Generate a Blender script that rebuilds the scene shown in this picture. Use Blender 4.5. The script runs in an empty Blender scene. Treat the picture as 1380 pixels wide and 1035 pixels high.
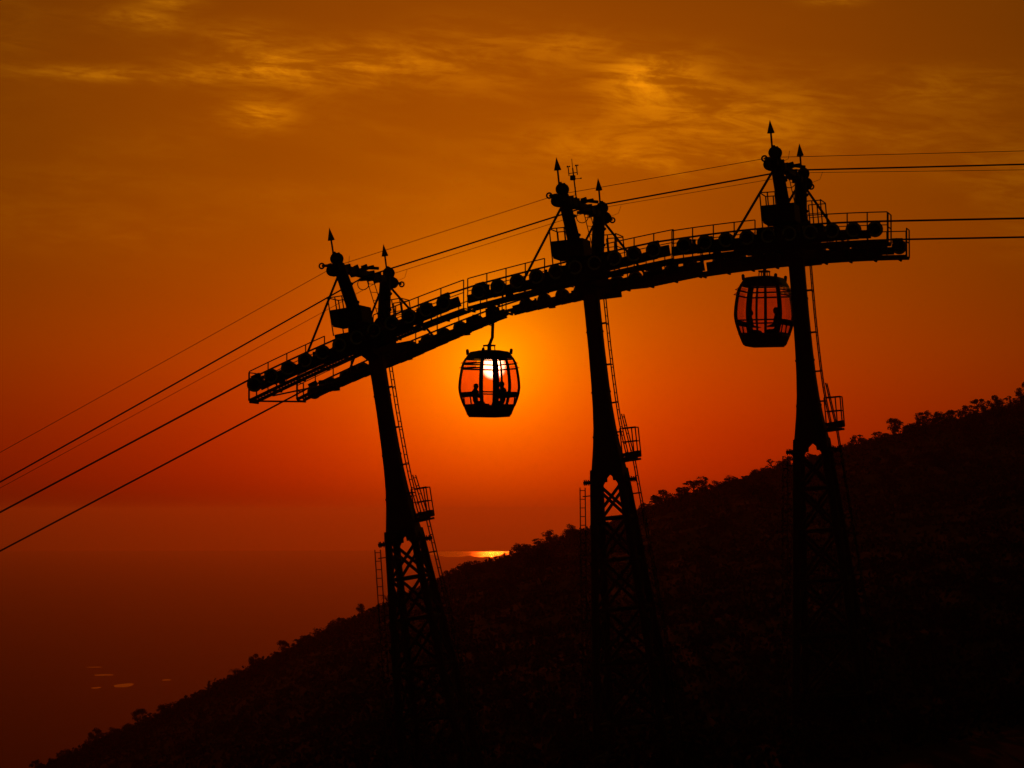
import bpy, bmesh, math, random
import numpy as np
from mathutils import Vector, Matrix, noise

# ------------------------------------------------------------------ camera, sky, sun, exposure
SC = bpy.context.scene
COL = SC.collection
R = math.radians
SUN_EL, SUN_AZ = 2.80, -0.36            # degrees; azimuth measured from +Y towards +X
PITCH = math.atan(172.5 / 4000)

cam = bpy.data.cameras.new('camera')
cam.sensor_width = 36.0
cam.lens = 4000 / 1380 * 36.0
cam.clip_start = 0.5
cam.clip_end = 200000
cam_o = bpy.data.objects.new('camera', cam)
COL.objects.link(cam_o)
cam_o.location = (0, 0, 0)
cam_o.rotation_euler = (R(90) + PITCH, 0, 0)
SC.camera = cam_o

SUN_DIR = Vector((math.sin(R(SUN_AZ)) * math.cos(R(SUN_EL)), math.cos(R(SUN_AZ)) * math.cos(R(SUN_EL)), math.sin(R(SUN_EL))))
sun = bpy.data.lights.new('sun', 'SUN')
sun.energy = 0.46
sun.angle = R(0.53)
sun.color = (1.0, 0.07, 0.003)
sun_o = bpy.data.objects.new('sun', sun)
COL.objects.link(sun_o)
sun_o.rotation_euler = SUN_DIR.to_track_quat('Z', 'Y').to_euler()
sun_o.location = (0, 0, 60)

SC.view_settings.view_transform = 'Standard'
SC.view_settings.look = 'None'
SC.view_settings.gamma = 1.0
SC.view_settings.exposure = -2.12
SC.cycles.volume_bounces = 0
SC.cycles.transparent_max_bounces = 24
SC.cycles.max_bounces = 6


class NT:
    """small helper for building node trees"""
    def __init__(self, tree):
        self.t = tree
        self.n = tree.nodes
        self.l = tree.links

    def put(self, sock, val):
        if hasattr(val, 'is_output'):
            self.l.new(val, sock)
        else:
            sock.default_value = val

    def math(self, op, a, b=0.0, c=None, clamp=False):
        n = self.n.new('ShaderNodeMath')
        n.operation = op
        n.use_clamp = clamp
        self.put(n.inputs[0], a)
        self.put(n.inputs[1], b)
        if c is not None:
            self.put(n.inputs[2], c)
        return n.outputs[0]

    def vmath(self, op, a, b=None):
        n = self.n.new('ShaderNodeVectorMath')
        n.operation = op
        self.put(n.inputs[0], a)
        if b is not None:
            self.put(n.inputs[3 if op == 'SCALE' else 1], b)
        return n.outputs[1] if op in ('DOT_PRODUCT', 'LENGTH') else n.outputs[0]

    def xyz(self, x, y, z):
        n = self.n.new('ShaderNodeCombineXYZ')
        for i, v in enumerate((x, y, z)):
            self.put(n.inputs[i], v)
        return n.outputs[0]

    def noise(self, vec, scale, detail=4.0, rough=0.5, dist=0.0):
        n = self.n.new('ShaderNodeTexNoise')
        self.put(n.inputs['Vector'], vec)
        n.inputs['Scale'].default_value = scale
        n.inputs['Detail'].default_value = detail
        n.inputs['Roughness'].default_value = rough
        n.inputs['Distortion'].default_value = dist
        return n.outputs[0]

    def smooth(self, v, lo, hi, a=0.0, b=1.0):
        n = self.n.new('ShaderNodeMapRange')
        n.interpolation_type = 'SMOOTHSTEP'
        self.put(n.inputs[0], v)
        n.inputs[1].default_value = lo
        n.inputs[2].default_value = hi
        n.inputs[3].default_value = a
        n.inputs[4].default_value = b
        return n.outputs[0]


def build_world():
    w = bpy.data.worlds.new('World')
    SC.world = w
    w.use_nodes = True
    t = NT(w.node_tree)
    bg = t.n['Background']
    sky = t.n.new('ShaderNodeTexSky')
    sky.sky_type = 'NISHITA'
    sky.sun_disc = False
    sky.sun_elevation = R(SUN_EL)
    sky.sun_rotation = R(SUN_AZ)
    sky.dust_density = 6.0
    sky.air_density = 2.0
    sky.ozone_density = 1.0
    sky.altitude = 500
    d = t.n.new('ShaderNodeTexCoord').outputs['Generated']
    sep = t.n.new('ShaderNodeSeparateXYZ')
    t.l.new(d, sep.inputs[0])
    el = t.math('MULTIPLY', t.math('ARCSINE', sep.outputs[2]), 180 / math.pi)
    az = t.math('MULTIPLY', t.math('ARCTAN2', sep.outputs[0], sep.outputs[1]), 180 / math.pi)
    ca = t.math('MINIMUM', t.vmath('DOT_PRODUCT', d, tuple(SUN_DIR)), 1.0)
    # angle from the sun in degrees, through the chord so that it stays exact at small angles
    ang = t.math('MULTIPLY', t.math('SQRT', t.math('MULTIPLY', t.math('SUBTRACT', 1.0, ca), 2.0)), 180 / math.pi)
    base = t.vmath('MULTIPLY', sky.outputs[0], (1.0, 0.64, 0.05))
    # heavy dust scatters forwards: the sky dims smoothly away from the sun
    fwd = t.math('ADD', 0.085, t.math('MULTIPLY', t.math('EXPONENT', t.math('DIVIDE', ang, -38.0)), 1.0))
    base = t.vmath('SCALE', base, fwd)

    def lobe(width, power, col):
        e = t.math('POWER', t.math('DIVIDE', ang, width), power)
        g = t.math('EXPONENT', t.math('MULTIPLY', e, -1.0))
        return t.vmath('SCALE', col, g)
    # dusty aureole round the low sun
    glow = t.vmath('ADD', lobe(2.1, 1.5, AUR1), lobe(0.75, 1.2, AUR2))
    # thick red layer of dust lying on the horizon, brightest below the sun
    lay = t.math('EXPONENT', t.math('MULTIPLY', t.math('POWER', t.math('ABSOLUTE', t.math('DIVIDE', t.math('SUBTRACT', el, 1.3), 2.6)), 2.0), -1.0))
    lay = t.math('MULTIPLY', lay, t.math('EXPONENT', t.math('DIVIDE', ang, -5.8)))
    lay = t.math('MULTIPLY', lay, t.smooth(el, -1.5, 0.9, 0.30, 1.0))
    glow = t.vmath('ADD', glow, t.vmath('SCALE', LAYER, lay))
    # and a weak wide remainder of it low along the horizon
    rim = t.math('EXPONENT', t.math('MULTIPLY', t.math('POWER', t.math('ABSOLUTE', t.math('DIVIDE', t.math('SUBTRACT', el, 0.75), 0.9)), 2.0), -1.0))
    rim = t.math('MULTIPLY', rim, t.math('EXPONENT', t.math('DIVIDE', ang, -28.0)))
    glow = t.vmath('ADD', glow, t.vmath('SCALE', (0.17, 0.018, 0.0), rim))
    # wisps of high cloud
    cu = t.xyz(t.math('MULTIPLY', az, 0.40), t.math('MULTIPLY', t.math('ADD', el, t.math('MULTIPLY', az, 0.05)), 1.35), 3.7)
    w1 = t.noise(cu, 1.6, 9.0, 0.68, 0.55)
    w2 = t.noise(t.xyz(t.math('MULTIPLY', az, 0.10), t.math('MULTIPLY', el, 0.24), 8.1), 1.0, 3.0, 0.5, 0.4)
    st = t.noise(t.xyz(t.math('MULTIPLY', az, 0.33), t.math('MULTIPLY', t.math('ADD', el, t.math('MULTIPLY', az, 0.10)), 2.6), 1.3), 1.6, 7.0, 0.68, 0.8)
    cover = t.math('MULTIPLY', t.smooth(w2, 0.46, 0.70), 0.32)
    for (ca_, ce_, wa_, we_, am_) in CLOUDS:
        g = t.math('ADD', t.math('POWER', t.math('DIVIDE', t.math('SUBTRACT', az, ca_), wa_), 2.0),
                   t.math('POWER', t.math('DIVIDE', t.math('SUBTRACT', el, ce_), we_), 2.0))
        cover = t.math('ADD', cover, t.math('MULTIPLY', t.math('EXPONENT', t.math('MULTIPLY', g, -1.0)), am_))
    wisp = t.smooth(t.math('ADD', t.math('MULTIPLY', w1, 0.62), t.math('MULTIPLY', st, 0.38)), 0.40, 0.63)
    cl = t.math('MULTIPLY', t.math('MULTIPLY', t.math('ADD', 0.16, t.math('MULTIPLY', wisp, 1.05)), cover), t.smooth(el, 3.2, 6.2))
    lit = t.vmath('ADD', t.vmath('MULTIPLY', base, (1.95, 2.75, 2.0)), (0.12, 0.04, 0.04))
    skyc = t.vmath('ADD', base, t.vmath('SCALE', t.vmath('SUBTRACT', lit, base), t.math('MULTIPLY', cl, 1.15)))
    # faint dusty unevenness of the clear sky
    un = t.noise(t.xyz(t.math('MULTIPLY', az, 0.12), t.math('MULTIPLY', el, 0.4), 5.5), 1.0, 4.0, 0.55)
    skyc = t.vmath('SCALE', skyc, t.math('ADD', 0.90, t.math('MULTIPLY', un, 0.2)))
    full = t.vmath('ADD', t.vmath('SCALE', skyc, 0.1), glow)
    disc = t.smooth(ang, 0.15, 0.265, 1.0, 0.0)
    full = t.vmath('ADD', full, t.vmath('SCALE', SUN_DISC, disc))
    # more and more green is lost towards the horizon
    gr = t.math('MULTIPLY', t.smooth(el, -0.6, 3.4, 0.60, 1.06), t.smooth(el, 5.0, 10.0, 1.0, 0.87))
    full = t.vmath('MULTIPLY', full, t.xyz(1.0, gr, 1.0))
    t.l.new(full, bg.inputs[0])
    bg.inputs[1].default_value = 1.0


AUR1 = (1.72, 0.58, 0.0)
AUR2 = (2.6, 1.15, 0.0)
LAYER = (2.85, 0.10, 0.0)
SUN_DISC = (60.0, 40.0, 18.0)
# centre azimuth, centre elevation, half widths, amount
CLOUDS = [(-7.6, 8.36, 2.2, 0.13, 0.85), (-4.3, 8.50, 1.9, 0.42, 0.75), (-4.9, 8.55, 0.8, 0.30, 0.6), (-4.94, 7.62, 0.62, 0.25, 1.1), (-7.15, 9.38, 0.7, 0.22, 0.9), (-6.6, 9.72, 0.5, 0.12, 0.8),
          (-5.2, 9.15, 0.7, 0.25, 0.6), (-2.6, 8.7, 1.3, 0.38, 0.55), (-0.5, 8.75, 1.3, 0.7, 0.42), (1.2, 8.95, 0.8, 0.30, 0.4), (2.6, 8.35, 0.9, 0.5, 1.2), (3.9, 7.6, 1.9, 0.7, 0.55), (1.3, 7.1, 1.5, 0.4, 0.35), (3.0, 6.75, 1.6, 0.3, 0.45),
          (8.6, 8.1, 1.3, 0.35, 0.35), (6.2, 9.76, 0.5, 0.10, 0.7)]
build_world()

# ------------------------------------------------------------------ materials
MATS = {}


def mat(name, col, rough=0.6, metal=0.0, var=0.25, scale=6.0, bump=0.0, coord='Object', spec=0.5):
    if name in MATS:
        return MATS[name]
    m = bpy.data.materials.new(name)
    m.use_nodes = True
    t = NT(m.node_tree)
    b = t.n['Principled BSDF']
    b.inputs['Roughness'].default_value = rough
    b.inputs['Metallic'].default_value = metal
    b.inputs['Specular IOR Level'].default_value = spec
    co = t.n.new('ShaderNodeTexCoord').outputs[coord]
    nz = t.noise(co, scale, 5.0, 0.6)
    f = t.math('ADD', 1.0 - var, t.math('MULTIPLY', nz, 2 * var))
    t.l.new(t.vmath('SCALE', tuple(col), f), b.inputs['Base Color'])
    t.l.new(t.math('ADD', rough - 0.1, t.math('MULTIPLY', nz, 0.2)), b.inputs['Roughness'])
    if bump:
        bn = t.n.new('ShaderNodeBump')
        bn.inputs['Strength'].default_value = bump
        t.l.new(nz, bn.inputs['Height'])
        t.l.new(bn.outputs[0], b.inputs['Normal'])
    MATS[name] = m
    return m


M_PAINT = mat('dark_painted_steel', (0.055, 0.05, 0.048), 0.55, 0.0, 0.3, 3.0, 0.05)
M_GALV = mat('weathered_galvanised_steel', (0.16, 0.155, 0.15), 0.5, 0.6, 0.3, 5.0)
M_GRATE = mat('steel_grating', (0.12, 0.115, 0.11), 0.6, 0.5, 0.3, 9.0)
M_RUBBER = mat('sheave_rubber', (0.03, 0.03, 0.03), 0.75, 0.0, 0.3, 8.0)
M_RIM = mat('sheave_rim_alloy', (0.85, 0.83, 0.80), 0.5, 0.0, 0.25, 8.0)
M_ROPE = mat('steel_rope', (0.10, 0.095, 0.09), 0.55, 0.5, 0.3, 30.0)
M_SHELL = mat('cabin_dark_shell', (0.05, 0.02, 0.018), 0.35, 0.0, 0.12, 4.0)
M_SEAT = mat('cabin_seat', (0.05, 0.045, 0.04), 0.7, 0.0, 0.2, 7.0)
M_CONC = mat('footing_concrete', (0.30, 0.29, 0.27), 0.85, 0.0, 0.25, 4.0, 0.3)
M_BARK = mat('bark', (0.07, 0.055, 0.04), 0.9, 0.0, 0.35, 7.0, 0.3)
M_LEAF = [mat('foliage_olive', (0.040, 0.046, 0.018), 0.9, 0.0, 0.45, 1.2, spec=0.08),
          mat('foliage_deep_green', (0.030, 0.044, 0.016), 0.9, 0.0, 0.45, 1.2, spec=0.08),
          mat('foliage_dry', (0.052, 0.042, 0.020), 0.9, 0.0, 0.45, 1.2, spec=0.08)]
M_SOIL = mat('hillside_soil_and_litter', (0.038, 0.033, 0.022), 0.95, 0.0, 0.5, 0.15, 0.5, spec=0.05)
M_PLAIN = mat('hazy_farmland', (0.055, 0.05, 0.035), 0.95, 0.0, 0.6, 0.0011, spec=0.05)
M_SKIN = mat('skin', (0.35, 0.2, 0.14), 0.55, 0.0, 0.1, 8.0)
M_HAIR = mat('hair', (0.02, 0.015, 0.012), 0.6, 0.0, 0.2, 20.0)
M_SHIRTS = [mat('shirt_navy', (0.03, 0.035, 0.07), 0.8, 0, .2, 8), mat('shirt_grey', (0.15, 0.15, 0.15), 0.8, 0, .2, 8), mat('shirt_brown', (0.12, 0.07, 0.04), 0.8, 0, .2, 8)]
M_TROUSER = mat('dark_trousers', (0.03, 0.03, 0.035), 0.85, 0, .2, 9)


def water_mat(name, rough, scale):
    m = bpy.data.materials.new(name)
    m.use_nodes = True
    t = NT(m.node_tree)
    b = t.n['Principled BSDF']
    b.inputs['Base Color'].default_value = (0.02, 0.022, 0.024, 1)
    co = t.n.new('ShaderNodeTexCoord').outputs['Object']
    nz = t.noise(co, scale, 4.0, 0.6)
    t.l.new(t.math('ADD', rough * 0.6, t.math('MULTIPLY', nz, rough * 0.8)), b.inputs['Roughness'])
    b.inputs['IOR'].default_value = 1.33
    return m


M_SEA = water_mat('rippled_open_water', 0.19, 0.0004)
M_POND = water_mat('still_pond_water', 0.2, 0.01)


def glass_mat():
    m = bpy.data.materials.new('tinted_cabin_glass')
    m.use_nodes = True
    t = NT(m.node_tree)
    t.n.remove(t.n['Principled BSDF'])
    out = t.n['Material Output']
    tr = t.n.new('ShaderNodeBsdfTransparent')
    co = t.n.new('ShaderNodeTexCoord').outputs['Object']
    nz = t.noise(co, 3.0, 4.0, 0.6)
    t.l.new(t.vmath('SCALE', (0.91, 0.71, 0.74), t.math('ADD', 0.9, t.math('MULTIPLY', nz, 0.2))), tr.inputs[0])
    gl = t.n.new('ShaderNodeBsdfGlossy')
    gl.inputs['Roughness'].default_value = 0.06
    fr = t.n.new('ShaderNodeLayerWeight')
    fac = t.math('ADD', 0.03, t.math('MULTIPLY', t.math('POWER', fr.outputs['Facing'], 4.0), 0.6))
    mx = t.n.new('ShaderNodeMixShader')
    t.l.new(fac, mx.inputs[0])
    t.l.new(tr.outputs[0], mx.inputs[1])
    t.l.new(gl.outputs[0], mx.inputs[2])
    t.l.new(mx.outputs[0], out.inputs[0])
    return m


M_GLASS = glass_mat()


# ------------------------------------------------------------------ mesh helpers
class MB:
    """collects shapes; build() links them as one mesh object"""
    def __init__(self):
        self.v = []
        self.f = []
        self.m = []

    def add(self, vs, fs, mi=0):
        o = len(self.v)
        self.v += [tuple(p) for p in vs]
        self.f += [tuple(i + o for i in f) for f in fs]
        self.m += [mi] * len(fs)
        return self

    def hexa(self, c, mi=0):
        return self.add(c, [(0, 3, 2, 1), (4, 5, 6, 7), (0, 1, 5, 4), (1, 2, 6, 5), (2, 3, 7, 6), (3, 0, 4, 7)], mi)

    def box(self, c, s, mi=0):
        x, y, z = c
        a, b, d = s[0] / 2, s[1] / 2, s[2] / 2
        return self.hexa([(x - a, y - b, z - d), (x + a, y - b, z - d), (x + a, y + b, z - d), (x - a, y + b, z - d),
                          (x - a, y - b, z + d), (x + a, y - b, z + d), (x + a, y + b, z + d), (x - a, y + b, z + d)], mi)

    def bar(self, p, q, w, h, ref=(0, 0, 1), mi=0):
        p, q = Vector(p), Vector(q)
        d = (q - p).normalized()
        r = Vector(ref)
        if abs(d.dot(r)) > 0.98:
            r = Vector((0, 1, 0))
        s = d.cross(r).normalized() * (w / 2)
        t = s.cross(d).normalized() * (h / 2)
        return self.hexa([p - s - t, p + s - t, p + s + t, p - s + t, q - s - t, q + s - t, q + s + t, q - s + t], mi)

    def tube(self, pts, r, n=6, mi=0, r1=None):
        pts = [Vector(p) for p in pts]
        k = len(pts)
        vs, fs = [], []
        prev = None
        for i, p in enumerate(pts):
            d = (pts[min(i + 1, k - 1)] - pts[max(i - 1, 0)]).normalized()
            if prev is None:
                a = d.cross(Vector((0, 0, 1)) if abs(d.z) < 0.9 else Vector((0, 1, 0))).normalized()
            else:
                a = (prev - d * prev.dot(d)).normalized()
            prev = a
            b = d.cross(a)
            rr = r if r1 is None else r + (r1 - r) * i / (k - 1)
            for j in range(n):
                an = 2 * math.pi * j / n
                vs.append(p + a * (math.cos(an) * rr) + b * (math.sin(an) * rr))
        for i in range(k - 1):
            for j in range(n):
                fs.append((i * n + j, i * n + (j + 1) % n, (i + 1) * n + (j + 1) % n, (i + 1) * n + j))
        fs.append(tuple(reversed(range(n))))
        fs.append(tuple(range((k - 1) * n, k * n)))
        return self.add(vs, fs, mi)

    def cyl(self, p, q, r, n=12, mi=0, r1=None):
        return self.tube([p, q], r, n, mi, r1)

    def torus(self, c, R_, r, axis='y', n=16, m=6, mi=0):
        vs, fs = [], []
        for i in range(n):
            a = 2 * math.pi * i / n
            for j in range(m):
                b = 2 * math.pi * j / m
                x = (R_ + r * math.cos(b)) * math.cos(a)
                z = (R_ + r * math.cos(b)) * math.sin(a)
                y = r * math.sin(b)
                if axis == 'y':
                    p = (x, y, z)
                elif axis == 'x':
                    p = (y, x, z)
                else:
                    p = (x, z, y)
                vs.append((c[0] + p[0], c[1] + p[1], c[2] + p[2]))
        for i in range(n):
            for j in range(m):
                fs.append((i * m + j, ((i + 1) % n) * m + j, ((i + 1) % n) * m + (j + 1) % m, i * m + (j + 1) % m))
        return self.add(vs, fs, mi)

    def ball(self, c, r, n=10, m=6, s=(1, 1, 1), mi=0):
        vs, fs = [(c[0], c[1], c[2] + r * s[2])], []
        for i in range(1, m):
            ph = math.pi * i / m
            for j in range(n):
                a = 2 * math.pi * j / n
                vs.append((c[0] + r * s[0] * math.sin(ph) * math.cos(a), c[1] + r * s[1] * math.sin(ph) * math.sin(a), c[2] + r * s[2] * math.cos(ph)))
        vs.append((c[0], c[1], c[2] - r * s[2]))
        for j in range(n):
            fs.append((0, 1 + j, 1 + (j + 1) % n))
        for i in range(m - 2):
            for j in range(n):
                fs.append((1 + i * n + j, 1 + (i + 1) * n + j, 1 + (i + 1) * n + (j + 1) % n, 1 + i * n + (j + 1) % n))
        b = 1 + (m - 2) * n
        for j in range(n):
            fs.append((b + j, len(vs) - 1, b + (j + 1) % n))
        return self.add(vs, fs, mi)

    def lathe_y(self, prof, n=24, mi=None):
        """prof: list of (radius, y, material)"""
        vs, fs, ms = [], [], []
        for (r, y, _) in prof:
            for j in range(n):
                a = 2 * math.pi * j / n
                vs.append((r * math.cos(a), y, r * math.sin(a)))
        o = len(self.v)
        self.v += vs
        for i in range(len(prof) - 1):
            for j in range(n):
                self.f.append((o + i * n + j, o + i * n + (j + 1) % n, o + (i + 1) * n + (j + 1) % n, o + (i + 1) * n + j))
                self.m.append(prof[i][2])
        return self

    def mesh(self, name, mats, smooth=False):
        me = bpy.data.meshes.new(name)
        me.from_pydata(self.v, [], self.f)
        for m in (mats if isinstance(mats, (list, tuple)) else [mats]):
            me.materials.append(m)
        me.polygons.foreach_set('material_index', self.m)
        bm = bmesh.new()
        bm.from_mesh(me)
        bmesh.ops.recalc_face_normals(bm, faces=bm.faces)
        bm.to_mesh(me)
        bm.free()
        if smooth:
            me.polygons.foreach_set('use_smooth', [True] * len(me.polygons))
        return me

    def build(self, name, mats, parent=None, smooth=False):
        return link(name, self.mesh(name, mats, smooth), parent)


def link(name, me, parent=None):
    o = bpy.data.objects.new(name, me)
    COL.objects.link(o)
    if parent is not None:
        o.parent = parent
    return o


def empty(name, loc, rz=0.0):
    o = bpy.data.objects.new(name, None)
    o.empty_display_size = 0.3
    COL.objects.link(o)
    o.location = loc
    o.rotation_euler = (0, 0, rz)
    return o


def tag(o, label, cat, group=None):
    o['label'] = label
    o['category'] = cat
    if group:
        o['group'] = group
    return o


def copy_tree(o, parent=None):
    c = o.copy()
    COL.objects.link(c)
    c.parent = parent
    for ch in list(o.children):
        copy_tree(ch, c)
    return c


def lerp_table(tab, x):
    if x <= tab[0][0]:
        return tab[0][1]
    for (a, b), (c, d) in zip(tab, tab[1:]):
        if x <= c:
            return b + (d - b) * (x - a) / (c - a)
    return tab[-1][1]


# ------------------------------------------------------------------ terrain
CREST_Y = 600.0
# ridge: x and z in metres at 600 m
RIDGE = [(-1400, -452), (-700, -300), (-250, -112), (-140, -72), (-97.5, -54), (-84, -47.5), (-70.5, -42), (-58.5, -35.6), (-42, -27.6), (-26.3, -20.2), (-13.5, -14.3),
         (-6, -11.6), (1.5, -9.4), (12.8, -5.9), (27, -0.3), (39, 3.2), (55.5, 8.1), (69, 12.3), (81, 15.5), (103.5, 20.7), (150, 27), (300, 36), (900, 44)]


def z_front(x):
    if x < -5:
        return max(-10.0 + 0.6 * (x + 5), -452)
    if x > 40:
        return -1.0 + 0.06 * (x - 40)
    return -9.0 + 0.2 * x


def tz(x, y):
    c = lerp_table(RIDGE, x)
    f = z_front(x)
    if y <= CREST_Y:
        t = min(max((y - 60) / (CREST_Y - 60), 0), 1)
        t = t * t * (3 - 2 * t)
        z = f + (c - f) * t
        amp = 0.25 + 1.3 * t * (1 - t) * 2
    else:
        z = max(c - (y - CREST_Y) * 0.62, -452)
        amp = 0.5
    z += amp * noise.noise(Vector((x * 0.045, y * 0.02, 0.3))) + 0.35 * noise.noise(Vector((x * 0.21, y * 0.11, 4.3)))
    return z


def build_terrain():
    xs = list(np.concatenate([np.linspace(-900, -160, 26), np.linspace(-150, 160, 156), np.linspace(175, 700, 22)]))
    ys = list(np.concatenate([np.linspace(-160, 50, 15), np.linspace(60, 580, 105), np.linspace(585, 660, 16), np.linspace(700, 1500, 18)]))
    vs = [(x, y, tz(x, y)) for y in ys for x in xs]
    n = len(xs)
    fs = [(j * n + i, j * n + i + 1, (j + 1) * n + i + 1, (j + 1) * n + i) for j in range(len(ys) - 1) for i in range(n - 1)]
    me = bpy.data.meshes.new('hillside')
    me.from_pydata(vs, [], fs)
    me.materials.append(M_SOIL)
    me.polygons.foreach_set('use_smooth', [True] * len(me.polygons))
    o = link('hillside', me)
    o['kind'] = 'structure'
    # the wide plain far below, out to the visible horizon
    m = MB()
    rings = [0, 3000, 8000, 16000, 25000, 34700]
    k = 96
    vs = [(0, 0, 0)]
    for r in rings[1:]:
        vs += [(r * math.sin(2 * math.pi * j / k), r * math.cos(2 * math.pi * j / k), 0) for j in range(k)]
    fs = [(0, 1 + (j + 1) % k, 1 + j) for j in range(k)]
    for i in range(len(rings) - 2):
        a, b = 1 + i * k, 1 + (i + 1) * k
        fs += [(a + j, a + (j + 1) % k, b + (j + 1) % k, b + j) for j in range(k)]
    m.add(vs, fs)
    o = m.build('plain', M_PLAIN)
    o.location = (0, 0, -450)
    o['kind'] = 'structure'
    # open water close to the horizon, under the sun
    rnd = random.Random(4)
    m = MB()
    vs, fs = [], []
    N = 120
    for j in range(N + 1):
        az = -2.1 + 2.6 * j / N
        k_ = min(1.0, min(az + 2.1, 0.5 - az) / 0.9)            # the shores close in towards both ends
        outer = 33900 + 500 * noise.noise(Vector((az * 2.3, 1.2, 0)))
        inner = outer - (3900 + 1300 * noise.noise(Vector((az * 2.9, 2.2, 0))) + 900 * noise.noise(Vector((az * 9.1, 7.2, 0)))) * k_ - 30
        for r in (inner, (inner + outer) / 2, outer):
            vs.append((r * math.sin(R(az)), r * math.cos(R(az)), 0))
    for j in range(N):
        for i in range(2):
            a = j * 3 + i
            fs.append((a, a + 3, a + 4, a + 1))
    m.add(vs, fs)
    o = m.build('sea', M_SEA)
    o.location = (0, 0, -449.0)
    o['kind'] = 'structure'
    # ponds on the plain: azimuth deg, distance m, half width, half depth
    for k_, (az, dist, hw, hd) in enumerate([(-7.42, 7790, 25, 80), (-7.95, 7700, 13, 36), (-7.8, 8300, 30, 34), (-6.62, 8030, 12, 30), (-7.98, 8720, 20, 28)]):
        vs = []
        n = 28
        for j in range(n):
            a = 2 * math.pi * j / n
            q = 1 + 0.35 * noise.noise(Vector((math.cos(a) * 1.3, math.sin(a) * 1.3, k_ * 3.1)))
            vs.append((hw * q * math.cos(a), hd * q * math.sin(a), 0))
        p = MB().add(vs, [tuple(range(n))]).build('pond', M_POND)
        p.location = (dist * math.sin(R(az)), dist * math.cos(R(az)), -449.6)
        p['kind'] = 'structure'


build_terrain()

# ------------------------------------------------------------------ the cable line: s along the line, v across it (away from the camera), z up
TH = R(14.17)
OX, OY = 2.682, 100.0
GAUGE = 3.25


def W(s, v, z):
    return Vector((OX + math.cos(TH) * s + math.sin(TH) * v, OY - math.sin(TH) * s + math.cos(TH) * v, z))


SHEAVE_R = 0.255
# flange s, flange z, lean (rad), rope curve (a, b, c about s0), first and last wheel, number of wheels
TOWERS = [
    dict(sf=-6.53, zf=-1.00, lean=math.atan(0.166), cur=(-0.0085, 0.3981, 5.6652, -7.6), s0=-10.86, s1=-4.27, n=12),
    dict(sf=0.64, zf=1.05, lean=math.atan(0.104), cur=(-0.0053, 0.2112, 7.9504, 0.0), s0=-3.07, s1=2.80, n=10),
    dict(sf=7.49, zf=2.03, lean=math.atan(0.082), cur=(-0.0097, 0.0609, 8.9166, 7.0), s0=3.81, s1=10.0, n=10),
]


def cz(T, s):
    a, b, c, s0 = T['cur']
    d = s - s0
    return a * d * d + b * d + c


def sheave_mesh():
    m = MB()
    r = SHEAVE_R
    w = 0.055
    # rubber groove and flanges, pale alloy rim ring on both faces, dished web, hub
    m.lathe_y([(0.001, -w - 0.02, 0), (0.055, -w - 0.02, 0), (0.06, -0.03, 0), (r - 0.085, -0.028, 1), (r - 0.075, -w, 1), (r - 0.015, -w - 0.004, 0), (r, -w + 0.01, 0),
               (r - 0.03, -0.012, 0), (r - 0.03, 0.012, 0), (r, w - 0.01, 0), (r - 0.015, w + 0.004, 1), (r - 0.075, w, 1), (r - 0.085, 0.028, 0), (0.06, 0.03, 0), (0.055, w + 0.02, 0), (0.001, w + 0.02, 0)], 24)
    for k in range(6):
        a = k * math.pi / 3
        m.cyl((math.cos(a) * 0.11, -0.045, math.sin(a) * 0.11), (math.cos(a) * 0.11, 0.045, math.sin(a) * 0.11), 0.014, 5, 0)
    return m.mesh('sheave', [M_RUBBER, M_RIM])


ME_SHEAVE = sheave_mesh()


def finial_mesh():
    m = MB()
    m.cyl((0, 0, 0), (0, 0, 0.86), 0.032, 8)
    m.cyl((0, 0, -0.04), (0, 0, 0.05), 0.07, 8)
    vs = [(0.125 * math.cos(2 * math.pi * j / 10), 0.125 * math.sin(2 * math.pi * j / 10), 0.82) for j in range(10)] + [(0, 0, 1.26), (0, 0, 0.82)]
    m.add(vs, [(j, (j + 1) % 10, 10) for j in range(10)] + [((j + 1) % 10, j, 11) for j in range(10)])
    return m.mesh('finial', M_PAINT)


ME_FINIAL = finial_mesh()


def pulley_mesh():
    m = MB()
    m.lathe_y([(0.001, -0.13, 0), (0.19, -0.13, 0), (0.205, -0.10, 0), (0.16, -0.04, 0), (0.16, 0.04, 0), (0.205, 0.10, 0), (0.19, 0.13, 0), (0.001, 0.13, 0)], 18)
    m.box((0, -0.16, 0.02), (0.12, 0.03, 0.42))
    m.box((0, 0.16, 0.02), (0.12, 0.03, 0.42))
    return m.mesh('pulley', M_PAINT)


ME_PULLEY = pulley_mesh()


def railing(path, up, name, parent, mids=(0.5,), r=0.022, close_ends=False, post_every=1):
    """path: deck edge points; up: function(point)->top point"""
    m = MB()
    tops = [up(p, 1.0) for p in path]
    m.tube(tops, r, 6)
    for k in mids:
        m.tube([up(p, k) for p in path], r * 0.8, 5)
    for i, p in enumerate(path):
        if i % post_every == 0 or i == len(path) - 1:
            m.cyl(p, tops[i], r * 1.05, 6)
    return m.build(name, M_GALV, parent)


def ladder(rail_pts, side, name, parent, gap=0.34, step=0.29, r=0.02, brackets=()):
    """rail_pts: centre line points; side: unit vector across the rungs"""
    m = MB()
    side = Vector(side) * (gap / 2)
    pts = [Vector(p) for p in rail_pts]
    m.tube([p - side for p in pts], r, 5)
    m.tube([p + side for p in pts], r, 5)
    carry = 0.1
    for a, b in zip(pts, pts[1:]):
        L = (b - a).length
        t = carry
        while t < L:
            p = a + (b - a) * (t / L)
            m.cyl(p - side, p + side, r * 0.7, 5)
            t += step
        carry = t - L
    for p, q in brackets:
        m.cyl(p, q, 0.02, 5)
    return m.build(name, M_GALV, parent)


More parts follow.
